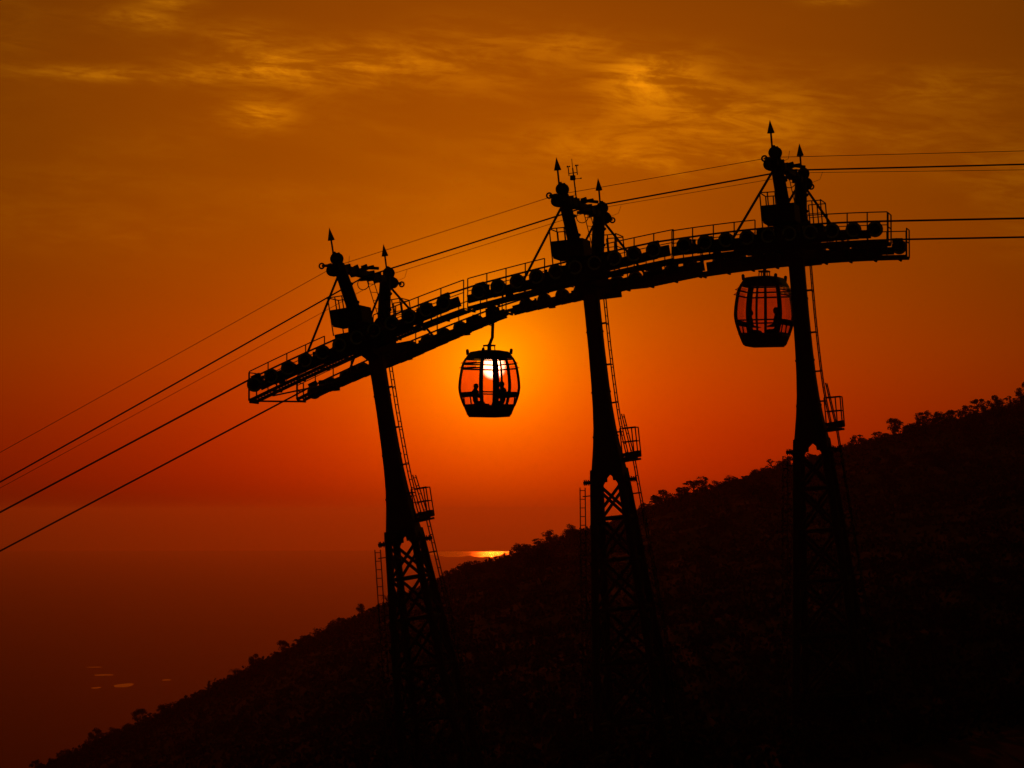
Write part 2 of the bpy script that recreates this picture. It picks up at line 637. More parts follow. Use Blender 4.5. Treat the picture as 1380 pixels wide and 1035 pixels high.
def build_tower(idx, T, label):
    sf, zf, ln = T['sf'], T['zf'], T['lean']
    cl, sl = math.cos(ln), math.sin(ln)
    pb = W(sf + sl * 8.5, 0, 0)
    zb = tz(pb.x, pb.y) - 0.1
    sb = sf + (zf - zb) * math.tan(ln)
    hb = -(zf - zb) / cl + 0.25                     # foot of the legs, measured along the axis from the flange
    base = W(sb, 0, zb)
    root = empty('cable_car_tower', base, -TH)
    tag(root, label, 'tower', 'cable car towers')

    def P(s, v, z):                                 # line coordinates to local
        return Vector((s - sb, v, z - zb))

    def A(x, v, h):                                 # tilted tower coordinates to local
        return P(sf + x * cl - h * sl, v, zf + h * cl + x * sl)

    # ---- trunk: chamfered square tube that flares towards the flange
    prof = [(6.75, 0.25), (5.6, 0.247), (4.5, 0.25), (3.3, 0.272), (2.5, 0.30), (1.8, 0.345), (1.2, 0.41), (0.75, 0.475), (0.38, 0.53)]
    m = MB()
    ch = 0.30
    ring = []
    for (h, w) in prof:
        c = w * (1 - ch)
        ring.append([A(a, b, h) for (a, b) in ((w, -c), (w, c), (c, w), (-c, w), (-w, c), (-w, -c), (-c, -w), (c, -w))])
    vs = [p for r_ in ring for p in r_]
    fs = []
    for i in range(len(prof) - 1):
        for j in range(8):
            fs.append((i * 8 + j, i * 8 + (j + 1) % 8, (i + 1) * 8 + (j + 1) % 8, (i + 1) * 8 + j))
    fs.append(tuple(range(8)))
    m.add(vs, fs)
    # skirt plates with the house-shaped openings between the legs
    t_ = 0.03
    for k in range(4):
        for sgn in (-1, 1):
            w0, w1 = 0.53, 0.565

            def Q(q, h, d):
                w = w1 + (w0 - w1) * h / 0.38 - d
                q *= w / w0
                x, y = [(w, q), (q, w), (-w, q), (q, -w)][k]
                return A(x, y, h)
            poly = [(sgn * 0.545, -0.02), (sgn * 0.545, 0.40), (0.0, 0.40), (0.0, 0.30), (sgn * 0.20, 0.12), (sgn * 0.21, -0.02)]
            a = [Q(q, h, 0.0) for q, h in poly]
            b = [Q(q, h, t_) for q, h in poly]
            n = len(poly)
            m.add(a + b, [tuple(range(n)), tuple(range(2 * n - 1, n - 1, -1))] + [(i, (i + 1) % n, n + (i + 1) % n, n + i) for i in range(n)])
    # welded band seams
    for h in (5.05, 3.0, 1.5):
        w = lerp_table(sorted(prof), h) + 0.018
        c = w * (1 - ch)
        lo = [A(a, b, h - 0.03) for (a, b) in ((w, -c), (w, c), (c, w), (-c, w), (-w, c), (-w, -c), (-c, -w), (c, -w))]
        hi = [A(a, b, h + 0.03) for (a, b) in ((w, -c), (w, c), (c, w), (-c, w), (-w, c), (-w, -c), (-c, -w), (c, -w))]
        m.add(lo + hi, [(j, (j + 1) % 8, 8 + (j + 1) % 8, 8 + j) for j in range(8)] + [tuple(range(7, -1, -1)), tuple(range(8, 16))])
    m.build('trunk', M_PAINT, root)

    # ---- four legs, flanges, footings and the lattice between them
    def spread(h):
        return 0.46 - h * 0.078

    for a in (-1, 1):
        for b in (-1, 1):
            m = MB()
            p0, p1 = A(a * spread(0), b * spread(0), 0.05), A(a * spread(hb), b * spread(hb), hb)
            m.cyl(p0, p1, 0.132, 10)
            for h in (-2.7, -6.0):
                if h > hb:
                    q = A(a * spread(h), b * spread(h), h)
                    q2 = A(a * spread(h - .1), b * spread(h - .1), h - .1)
                    m.cyl(q, q2, 0.18, 10)
            m.build('leg', M_PAINT, root)
            m = MB()
            e = 1.0 + 0.10 / spread(0)
            m.cyl(A(a * spread(0) * e, b * spread(0) * e, -0.06), A(a * spread(0) * e, b * spread(0) * e, 0.045), 0.25, 12)
            for k in range(6):
                an = k * math.pi / 3
                m.cyl(A(a * spread(0) * e + .2 * math.cos(an), b * spread(0) * e + .2 * math.sin(an), -0.10), A(a * spread(0) * e + .2 * math.cos(an), b * spread(0) * e + .2 * math.sin(an), 0.10), 0.022, 5)
            m.build('flange_plate', M_PAINT, root)
            m = MB()
            m.box((p1.x, p1.y, p1.z - 0.35), (0.8, 0.8, 0.8))
            m.box((p1.x, p1.y, p1.z + 0.07), (0.46, 0.46, 0.06))
            m.build('footing', M_CONC, root)
    lev = [h for h in (-0.12, -1.25, -2.65, -4.3, -6.1, -8.1) if h > hb + 0.3]
    for i, h in enumerate(lev):
        for k in range(4):
            c = [(-1, -1), (1, -1), (1, 1), (-1, 1)]
            (a0, b0), (a1, b1) = c[k], c[(k + 1) % 4]
            if i > 0:
                s_ = spread(h)
                MB().cyl(A(a0 * s_, b0 * s_, h), A(a1 * s_, b1 * s_, h), 0.062, 8).build('brace', M_PAINT, root)
            if i + 1 < len(lev):
                s0_, s1_ = spread(h), spread(lev[i + 1])
                h1 = lev[i + 1]
                MB().cyl(A(a0 * s0_, b0 * s0_, h), A(a1 * s1_, b1 * s1_, h1), 0.055, 8).build('brace', M_PAINT, root)
                MB().cyl(A(a1 * s0_, b1 * s0_, h), A(a0 * s1_, b0 * s1_, h1), 0.055, 8).build('brace', M_PAINT, root)

    # ---- cross arm
    m = MB()
    hs = 6.72
    m.hexa([A(-0.30, -3.05, hs - 0.16), A(0.30, -3.05, hs - 0.16), A(0.30, 3.05, hs - 0.16), A(-0.30, 3.05, hs - 0.16),
            A(-0.30, -3.05, hs + 0.22), A(0.30, -3.05, hs + 0.22), A(0.30, 3.05, hs + 0.22), A(-0.30, 3.05, hs + 0.22)])
    for b in (-1, 1):                               # haunches down to the trunk and end plates
        m.hexa([A(-0.24, b * 0.25, hs - 0.42), A(0.24, b * 0.25, hs - 0.42), A(0.24, b * 1.5, hs - 0.165), A(-0.24, b * 1.5, hs - 0.165),
                A(-0.24, b * 0.25, hs - 0.165), A(0.24, b * 0.25, hs - 0.165), A(0.24, b * 1.55, hs - 0.162), A(-0.24, b * 1.55, hs - 0.162)])
        m.hexa([A(-0.42, b * 3.052, hs - 0.32), A(0.42, b * 3.052, hs - 0.32), A(0.42, b * 3.10, hs - 0.32), A(-0.42, b * 3.10, hs - 0.32),
                A(-0.42, b * 3.052, hs + 0.36), A(0.42, b * 3.052, hs + 0.36), A(0.42, b * 3.10, hs + 0.36), A(-0.42, b * 3.10, hs + 0.36)])
    for b in (-1, 1):                               # pedestals that carry the horns
        m.hexa([A(-0.26, b * 1.32, hs + 0.222), A(0.26, b * 1.32, hs + 0.222), A(0.26, b * 1.92, hs + 0.222), A(-0.26, b * 1.92, hs + 0.222),
                A(-0.2, b * 1.4, 7.75), A(0.2, b * 1.4, 7.75), A(0.2, b * 1.86, 7.75), A(-0.2, b * 1.86, 7.75)])
    m.hexa([A(-0.5, -1.3, hs + 0.224), A(0.5, -1.3, hs + 0.224), A(0.5, 1.3, hs + 0.224), A(-0.5, 1.3, hs + 0.224),
            A(-0.45, -1.3, 7.42), A(0.45, -1.3, 7.42), A(0.45, 1.3, 7.42), A(-0.45, 1.3, 7.42)])
    m.build('crossarm', M_PAINT, root)

    # ---- horns, top beam, saddle, pulleys, lugs, finials
    for b in (-1, 1):
        m = MB()
        m.tube([A(0.0, b * 1.62, 7.70), A(0, b * 2.2, 8.6), A(0.0, b * 2.75, 9.40)], 0.235, 8, 0, 0.20)
        m.tube([A(0.0, b * 1.62, 7.68), A(0.0, b * 1.66, 7.76)], 0.33, 10)
        for h, v_ in ((8.15, 1.92), (8.75, 2.31)):
            m.ball(A(0.22, b * v_, h), 0.06, 6, 4)
        m.build('horn', M_PAINT, root)
    m = MB()
    m.hexa([A(-0.12, -3.2, 9.20), A(0.12, -3.2, 9.20), A(0.12, 3.2, 9.20), A(-0.12, 3.2, 9.20), A(-0.12, -3.2, 9.42), A(0.12, -3.2, 9.42), A(0.12, 3.2, 9.42), A(-0.12, 3.2, 9.42)])
    for v_ in (-1.9, -1.0, 0.9, 1.7):
        m.hexa([A(-0.16, v_ - .03, 9.14), A(0.16, v_ - .03, 9.14), A(0.16, v_ + .03, 9.14), A(-0.16, v_ + .03, 9.14), A(-0.16, v_ - .03, 9.49), A(0.16, v_ - .03, 9.49), A(0.16, v_ + .03, 9.49), A(-0.16, v_ + .03, 9.49)])
    m.build('top_beam', M_PAINT, root)
    m = MB()
    m.bar(A(-0.42, 0, 9.46), A(0.42, 0, 9.50), 0.12, 0.10)
    m.bar(A(-0.16, 0.0, 9.42), A(-0.22, 0.0, 9.66), 0.16, 0.07, (0, 1, 0))
    m.bar(A(0.14, 0.0, 9.42), A(0.10, 0.0, 9.62), 0.16, 0.07, (0, 1, 0))
    m.tube([A(-0.5, 0.1, 9.36), A(-0.2, 0.12, 9.48), A(0.2, 0.12, 9.5), A(0.55, 0.1, 9.42)], 0.06, 6)
    m.box(A(0.1, -0.1, 9.5), (0.18, 0.16, 0.16))
    m.bar(A(-0.25, 0.3, 9.18), A(0.3, 0.3, 9.12), 0.12, 0.10)
    m.build('cable_saddle', M_PAINT, root)
    for b in (-1, 1):
        for dx, dh in ((0.06, 9.58), (-0.13 * -b, 9.22)):
            o = link('pulley', ME_PULLEY, root)
            o.location = A(dx if dx == 0.06 else 0.14 * b, b * 3.05, dh)
            o.rotation_euler = (0, -ln, R(8 * b))
        m = MB()
        p0, p1 = A(0.0, b * 3.2, 9.36), A(0.10 * b, b * 4.25, 9.27)
        m.tube([p0, p1], 0.06, 7, 0, 0.045)
        e = (p1 - p0).normalized()
        m.torus(p1 + e * 0.09, 0.085, 0.03, 'y', 14, 6)
        m.build('tie_lug', M_PAINT, root)
        o = link('finial', ME_FINIAL, root)
        o.location = A(-0.02, b * 3.1, 9.40)
        o.rotation_euler = (R(-2.5 * b), -ln * 0.9, 0)
    # hanging coil of spare cable and jumper wires
    MB().torus(A(0.05, -0.35, 8.93), 0.20, 0.016, 'y', 22, 5).build('cable_coil', M_ROPE, root)
    m = MB()
    for b, x in ((-1, 0.55), (1, 0.70)):
        p, q = A(x, b * 3.2, 9.52 + x * 0.1), A(x * 0.45, b * 3.1, 9.25)
        mid = (p + q) * 0.5 + Vector((0.09, 0, -0.08))
        m.tube([p, mid, q], 0.007, 4)
    m.build('jumper_wire', M_ROPE, root)

    # ---- stay struts
    for (v_, x1, s1_) in ((-2.65, -1, 1.85), (2.65, 1, 1.55), (2.65, -1, 1.85)):
        st = sf - 6.9 * sl + x1 * s1_
        end = P(st, (-1 if v_ < 0 else 1) * 2.6, cz(T, st) - 0.25)
        MB().cyl(A(0.1 * x1, v_ * 0.97, 9.12), end, 0.042, 8).build('strut', M_PAINT, root)

    # ---- head baskets with solid kick panels, and their rails
    for b in (-1, 1):
        m = MB()
        x0, x1, v0, v1, h0 = (-0.62, 0.42, 1.25, 2.45, 7.42) if b < 0 else (-0.42, 0.78, 1.25, 2.45, 7.36)
        hk = 0.50 if b < 0 else 0.16
        c = [A(x0, b * v0, h0), A(x1, b * v0, h0), A(x1, b * v1, h0), A(x0, b * v1, h0)]
        upv = A(0, 0, 1) - A(0, 0, 0)
        m.hexa(c + [p + upv * 0.06 for p in c])
        for i in range(4):
            p, q = c[i] + upv * 0.062, c[(i + 1) % 4] + upv * 0.062
            m.bar(p + upv * hk / 2, q + upv * hk / 2, 0.025, hk, upv)
        bk = m.build('head_basket', M_PAINT, root)
        m = MB()
        xr = (x0 - 0.03, -0.15) if b < 0 else (0.22, x1 + 0.02)
        for v_ in (v0, v1):
            for x in (xr[0], (xr[0] + xr[1]) / 2, xr[1]):
                m.cyl(A(x, b * v_, h0 - (0.3 if x == xr[0] and b < 0 else 0)), A(x, b * v_, 8.42), 0.022, 6)
            m.cyl(A(xr[0], b * v_, 8.42), A(xr[1], b * v_, 8.40), 0.02, 6)
            m.cyl(A(xr[0], b * v_, 7.98), A(xr[1], b * v_, 7.97), 0.016, 6)
        xe = xr[0] if b < 0 else xr[1]
        m.cyl(A(xe, b * v0, 8.42), A(xe, b * v1, 8.42), 0.02, 6)
        m.cyl(A(xe, b * v0, 7.98), A(xe, b * v1, 7.98), 0.016, 6)
        m.build('railing', M_GALV, bk)
    m = MB()                                        # low hoop between the horns
    m.tube([A(0.1, -1.1, 7.45), A(0.1, -1.1, 8.1), A(0.1, -0.1, 8.1), A(0.1, -0.1, 7.45)], 0.02, 5)
    m.cyl(A(0.1, -0.6, 7.45), A(0.1, -0.6, 8.1), 0.018, 5)
    m.build('guard_hoop', M_GALV, root)
    ladder([A(0.18, 1.05, 7.45), A(-0.02, 0.8, 9.2)], (0.55, 0.83, 0), 'ladder', root, 0.3, 0.3, 0.016)

    # ---- ladders down the shaft and the rest platform
    def edge(h):
        return lerp_table(sorted(prof), h)
    up_pts = [A(edge(h) + 0.22, -0.05, h) for h in (6.5, 5.5, 4.5, 3.5, 2.8, 2.1, 1.5, 0.8)]
    ladder(up_pts, (0, 1, 0), 'ladder', root, 0.36, 0.29, 0.022,
           [(A(edge(h) - 0.02, b * 0.18 - 0.05, h), A(edge(h) + 0.22, b * 0.18 - 0.05, h)) for h in (5.3, 3.9, 2.6, 1.6) for b in (-1, 1)])
    lo = [A(0.60, 0.28, 2.2)] + [A(spread(h) + 0.42, 0.28, h) for h in (0.7, -1.2, -3.0, -5.0, hb + 0.1)]
    ladder(lo, (0, 1, 0), 'ladder', root, 0.36, 0.29, 0.022,
           [(A(spread(h), v_, h), A(spread(h) + 0.42, v_, h)) for h in (-0.5, -2.3, -4.2, -6.0) if h > hb for v_ in (0.1, 0.46)])
    le = [A(-spread(h) - 0.36, -0.62 + 0.06 * h, h) for h in (-0.15, -2.5, -5.0, hb + 0.1)]
    ladder(le, (0.38, 0.92, 0), 'ladder', root, 0.30, 0.29, 0.02,
           [(A(-spread(h), -spread(h), h), A(-spread(h) - 0.36, -0.62 + 0.06 * h, h)) for h in (-0.45, -2.4, -4.6) if h > hb])
    m = MB()
    hd = 0.72
    c = [A(0.54, -0.26, hd), A(1.10, -0.26, hd + 0.05), A(1.10, 0.26, hd + 0.05), A(0.54, 0.26, hd)]
    upv = A(0, 0, 1) - A(0, 0, 0)
    m.hexa([p - upv * 0.07 for p in c] + c)
    for b in (-0.24, 0.24):
        m.bar(A(0.42, b, hd - 0.12), A(1.08, b, hd - 0.09), 0.05, 0.07)
    for i in range(3):
        m.bar(c[i] + upv * 0.07, c[i + 1] + upv * 0.07, 0.02, 0.13, upv)
    rp = m.build('rest_platform', M_GRATE, root)
    m = MB()
    for (x, v_) in ((0.56, -0.25), (1.09, -0.25), (0.86, 0.25), (1.09, 0.25)):
        m.cyl(A(x, v_, hd), A(x, v_, hd + 0.98), 0.022, 6)
    for hh in (0.98, 0.52):
        m.tube([A(0.56, -0.25, hd + hh), A(1.09, -0.25, hd + hh), A(1.09, 0.25, hd + hh), A(0.56, 0.25, hd + hh)], 0.02, 6)
    m.build('railing', M_GALV, rp)

    # ---- the two sheave trains with their catwalks
    s0, s1, n = T['s0'], T['s1'], T['n']
    ss = [s0 + (s1 - s0) * i / (n - 1) for i in range(n)]
    for b in (-1, 1):
        vv = b * GAUGE
        vi = b * (GAUGE - 0.17)
        m = MB()
        # main girder, stepped in depth towards the middle, tilting with the rope
        K = 16
        rg = random.Random(idx * 5 + b)
        for i in range(K):
            ga, gb = s0 + (0.15 if idx == 0 else -0.42), s1 + (-0.15 if idx == 2 else 0.5)
            sa, sb_ = ga + (gb - ga) * i / K, ga + (gb - ga) * (i + 1) / K
            mid = abs((i + 0.5) / K - 0.5) * 2
            top = rg.uniform(-0.02, 0.10)
            bot = -0.40 + 0.14 * mid
            m.bar(P(sa, vi, cz(T, sa) + (top + bot) / 2), P(sb_, vi, cz(T, sb_) + (top + bot) / 2), 0.09, top - bot)
        # conduit and junction boxes along the girder
        m.tube([P(q_, vi - b * 0.10, cz(T, q_) - 0.05) for q_ in np.linspace(s0, s1, 9)], 0.035, 6)
        for k in range(8):
            q_ = rg.uniform(s0 + 0.2, s1 - 0.2) if k > 1 else (s0 + 0.1, s1 - 0.1)[k]
            m.bar(P(q_ - 0.09, vi - b * 0.12, cz(T, q_) + 0.12), P(q_ + 0.09, vi - b * 0.12, cz(T, q_) + 0.13), 0.10, rg.uniform(0.16, 0.30))
        for i in range(0, n - 3, 4):                # gusset plates
            sc_ = (ss[i + 1] + ss[i + 2]) / 2
            m.bar(P(sc_ - 0.12, vi - b * 0.06, cz(T, sc_) - 0.22), P(sc_ + 0.12, vi - b * 0.06, cz(T, sc_) - 0.20), 0.03, 0.34)
        # rope catchers between the wheels
        for i in range(0, n - 1, 3):
            sc_ = (ss[i] + ss[i + 1]) / 2
            m.bar(P(sc_, vv + b * 0.02, cz(T, sc_) - 0.12), P(sc_, vv + b * 0.02, cz(T, sc_) + 0.16), 0.035, 0.08, (1, 0, 0))
        for se in (s0, s1):                         # rope-catch housings on the end wheels
            m.bar(P(se - 0.14, vi, cz(T, se) + 0.20), P(se + 0.14, vi, cz(T, se + 0.28) + 0.20), 0.16, 0.16)
            m.bar(P(se, vi, cz(T, se) + 0.20), P(se, vi, cz(T, se) - 0.15), 0.06, 0.10, (1, 0, 0))
        bm_ = m.build('sheave_train', M_PAINT, root)
        for i in range(n):
            o = link('sheave', ME_SHEAVE, bm_)
            o.location = P(ss[i], vv, cz(T, ss[i]))
            o.rotation_euler = (0, random.Random(i * 7 + idx).random() * 6, 0)
        for i in range(0, n - 1, 2):
            a_, c_ = ss[i], ss[i + 1]
            m = MB()
            for dv in (-0.085, 0.085):
                pa, pc = P(a_, vv + dv, cz(T, a_)), P(c_, vv + dv, cz(T, c_))
                pm = (pa + pc) * 0.5 + Vector((0, 0, -0.17))
                th = Vector((0, 0, 0.055))
                y_ = Vector((0, 0.012 * (1 if dv > 0 else -1), 0))
                poly = [pa + th, pa - th, pm - th * 1.3, pc - th, pc + th, pm + th * 1.6]
                m.add([p for p in poly] + [p + y_ for p in poly],
                      [(0, 1, 2, 5), (5, 2, 3, 4), (6, 11, 8, 7), (11, 10, 9, 8), (0, 6, 7, 1), (1, 7, 8, 2), (2, 8, 9, 3), (3, 9, 10, 4), (4, 10, 11, 5), (5, 11, 6, 0)])
            m.build('rocker_arm', M_PAINT, bm_)
        # catwalk on the inner side
        m = MB()
        va, vb = b * 2.16, b * 2.92
        sa, sz = s0 - (0.30 if idx == 0 else 0.48), s1 + (0.38 if idx == 2 else 0.62)

        def drop(q):                                # deck level below the wheel axles; the far deck rides higher on the steep part
            if b < 0:
                return 0.40
            k_ = min(max((q + 0.6) / 2.0, 0), 1)
            return 0.17 + 0.25 * k_ * k_ * (3 - 2 * k_)
        K = 10
        pts = [sa + (sz - sa) * i / K for i in range(K + 1)]
        for v_ in (va, vb):
            for i in range(K):
                m.bar(P(pts[i], v_, cz(T, pts[i]) - drop(pts[i])), P(pts[i + 1], v_, cz(T, pts[i + 1]) - drop(pts[i + 1])), 0.05, 0.11)
        q = sa + 0.05
        k = 0
        while q < sz:
            z_ = cz(T, q) - drop(q) + 0.03
            if k % 8 == 0:                          # deeper bearer every so often; its end shows as a stub below the edge
                m.bar(P(q, va - b * 0.02, z_ - 0.10), P(q, vb + b * 0.06, z_ - 0.10), 0.06, 0.07)
            m.bar(P(q, va + b * 0.027, z_), P(q, vb - b * 0.027, z_), 0.062, 0.03)
            q += 0.105
            k += 1
        # hangers up to the girder
        for i in range(1, n - 1, 3):
            m.bar(P(ss[i] + 0.1, vb + b * 0.03, cz(T, ss[i]) - drop(ss[i])), P(ss[i] + 0.1, vi - b * 0.045, cz(T, ss[i]) - 0.2), 0.04, 0.05)
        cw = m.build('catwalk', M_GRATE, root)
        # railing, left out across the crossarm itself
        sx = sf - 6.8 * sl
        vr = -2.96 if b < 0 else 2.18
        rise = (0.93 if b < 0 else 0.80)
        for (ra, rb) in ((sa + 0.02, sx - 0.85), (sx + 0.85, sz - 0.02)):
            nn = max(2, int(round((rb - ra) / 0.72)))
            path = [P(ra + (rb - ra) * i / nn, vr, cz(T, ra + (rb - ra) * i / nn) - drop(ra + (rb - ra) * i / nn) + 0.05) for i in range(nn + 1)]
            railing(path, lambda p, k_: p + Vector((0, 0, rise * k_)), 'railing', cw, (0.55,), 0.02)
        # end gates
        for se in ((sa, sz) if idx in (0, 2) else ()):
            if (idx == 0 and se == sa) or (idx == 2 and se == sz):
                m = MB()
                z_ = cz(T, se) - drop(se)
                for v_ in (va, vr if b < 0 else vb):
                    m.cyl(P(se, v_, z_), P(se, v_, z_ + (0.95 if b < 0 or idx == 2 else 0.6)), 0.024, 6)
                for hh in ((0.95, 0.5) if b < 0 or idx == 2 else (0.6, 0.3)):
                    m.cyl(P(se, va, z_ + hh), P(se, vr if b < 0 else vb, z_ + hh), 0.02, 6)
                m.build('end_gate', M_GALV, cw)
    if idx == 0:                                    # tie between the two outer ends
        sa = s0 - 0.25
        z_ = cz(T, sa) - 0.43
        MB().cyl(P(sa, -2.9, z_), P(sa - 0.02, 2.9, cz(T, sa) - 0.24), 0.035, 6).build('tie_bar', M_GALV, root)
        MB().cyl(P(sa + 0.55, -2.2, z_ + 0.20), P(sa + 1.3, 2.2, cz(T, sa + 1.3) - 0.20), 0.03, 6).build('tie_bar', M_GALV, root)
    if idx == 1:                                    # weather mast
        m = MB()
        b0 = A(0.02, -0.85, 9.4)
        m.cyl(b0, A(0.0, -0.85, 10.55), 0.024, 6)
        m.box(A(-0.03, -0.85, 10.22), (0.16, 0.12, 0.16))
        m.cyl(A(-0.15, -0.85, 10.38), A(0.15, -0.85, 10.38), 0.014, 5)
        m.cyl(A(0.02, -0.85, 10.18), A(0.24, -0.85, 10.16), 0.012, 5)
        m.ball(A(0.25, -0.85, 10.17), 0.03, 6, 4)
        for x in (-0.15, 0.14):
            m.cyl(A(x, -0.85, 10.30), A(x, -0.85, 10.62), 0.018, 5)
            for k in range(3):
                an = k * 2.09 + 0.4
                m.ball(A(x + 0.045 * math.cos(an), -0.85 + 0.045 * math.sin(an), 10.62), 0.028, 6, 4)
        m.cyl(A(0.0, -0.85, 10.5), A(0.0, -0.85, 10.86), 0.012, 5)
        m.build('weather_mast', M_GALV, root)
    return root


build_tower(0, TOWERS[0], 'leftmost of three leaning cable car towers, lowest of them, catwalk end overhanging open sky')
build_tower(1, TOWERS[1], 'middle cable car tower with a small weather mast between its two arrow-tipped horns')
build_tower(2, TOWERS[2], 'rightmost cable car tower, tallest on the slope, standing in front of a gondola cabin')


# ------------------------------------------------------------------ ropes and wires
def wire(name, pts, r, label, cat, n=7):
    o = MB().tube(pts, r, n).build(name, M_ROPE, None, True)
    tag(o, label, cat)
    return o


def haul(v):
    pts = []
    a = TOWERS[0]
    z0 = cz(a, a['s0']) + SHEAVE_R
    for s in np.linspace(-140, a['s0'], 40):
        d = s - a['s0']
        pts.append(W(s, v, z0 + 0.497 * d + 0.0002 * d * d))
    for T in TOWERS:
        n = T['n']
        for i in range(n):
            s = T['s0'] + (T['s1'] - T['s0']) * i / (n - 1)
            pts.append(W(s, v, cz(T, s) + SHEAVE_R))
    T = TOWERS[2]
    z1 = cz(T, T['s1']) + SHEAVE_R
    for s in np.linspace(T['s1'] + 1, 70, 20):
        d = s - T['s1']
        pts.append(W(s, v, z1 - 0.004 * d + 0.0001 * d * d))
    return pts


wire('haul_rope', haul(-GAUGE), 0.032, 'thick haul rope on the nearer wheels, leaving the end of the left tower upper catwalk', 'cable')
wire('haul_rope', haul(GAUGE), 0.032, 'thick haul rope on the farther wheels, lowest cable at the left edge', 'cable')


def span(keys, v, sag):
    pts = []
    for (s0, z0), (s1, z1) in zip(keys, keys[1:]):
        k = max(4, int((s1 - s0) / 1.5))
        for i in range(k + (1 if (s1, z1) == keys[-1] else 0)):
            t = i / k
            pts.append(W(s0 + (s1 - s0) * t, v, z0 + (z1 - z0) * t - sag * (s1 - s0) ** 2 * t * (1 - t)))
    return pts


wire('signal_cable', span([(-140, -58), (-8.02, 8.09), (-0.36, 10.26), (6.78, 11.36), (70, 11.8)], 0.0, 0.00018), 0.028,
     'heavy signal cable slung through the saddles between the horns of the towers', 'cable')
w1_ = MB().tube(span([(-140, -57), (-8.04, 8.2), (-0.40, 10.40), (6.67, 11.42), (70, 11.7)], -3.2, 0.00015), 0.010, 5).build('overhead_wire', M_ROPE)
tag(w1_, 'hair-thin wire highest of all the cables, running along the nearer horn tips', 'wire')
w2_ = MB().tube(span([(-140, -56), (-7.92, 8.45), (-0.32, 10.61), (7.0, 11.63), (70, 11.2)], 3.2, 0.00015), 0.009, 5).build('overhead_wire', M_ROPE)
tag(w2_, 'hair-thin wire just below the heavy signal cable, running along the farther horn tips', 'wire')

# ------------------------------------------------------------------ gondola cabins
CAB = [(0.0, 0.60), (0.05, 0.63), (0.25, 0.70), (0.50, 0.785), (0.75, 0.85), (0.96, 0.87), (1.25, 0.85), (1.50, 0.815), (1.68, 0.785), (1.84, 0.73), (1.95, 0.675), (2.08, 0.60), (2.16, 0.53)]


def cab_pt(side, q, z, inset=0.0):
    """point on the barrel-shaped shell: side 0..3, q -1..1 along it"""
    a = q * math.pi / 4
    c, s = math.cos(a), math.sin(a)
    n = 5.0
    r = (abs(c) ** n + abs(s) ** n) ** (-1 / n)
    hw = lerp_table(CAB, z) - inset
    x, y = r * c * hw, r * s * hw
    for _ in range(side):
        x, y = -y, x
    return Vector((x, y, z))


def patch(m, side, q0, q1, z0, z1, thick=0.04, inset=0.0, nz=None, nq=None, flare=0.0):
    nz = nz or max(1, int((z1 - z0) / 0.12))
    nq = nq or max(1, int(abs(q1 - q0) / 0.2))
    vs, fs = [], []
    for lay in (0, 1):
        for i in range(nz + 1):
            z = z0 + (z1 - z0) * i / nz
            for j in range(nq + 1):
                q = q0 + (q1 - q0) * j / nq
                p = cab_pt(side, q, z, inset + lay * thick - flare * (1 - i / nz))
                vs.append(p)
    N = (nz + 1) * (nq + 1)
    for i in range(nz):
        for j in range(nq):
            a = i * (nq + 1) + j
            b = a + nq + 1
            fs.append((a, a + 1, b + 1, b))
            fs.append((N + a, N + b, N + b + 1, N + a + 1))
    for i in range(nz):
        for j in (0, nq):
            a = i * (nq + 1) + j
            fs.append((a, a + nq + 1, N + a + nq + 1, N + a))
    for j in range(nq):
        for i in (0, nz):
            a = i * (nq + 1) + j
            fs.append((a, a + 1, N + a + 1, N + a))
    m.add(vs, fs)
    return m


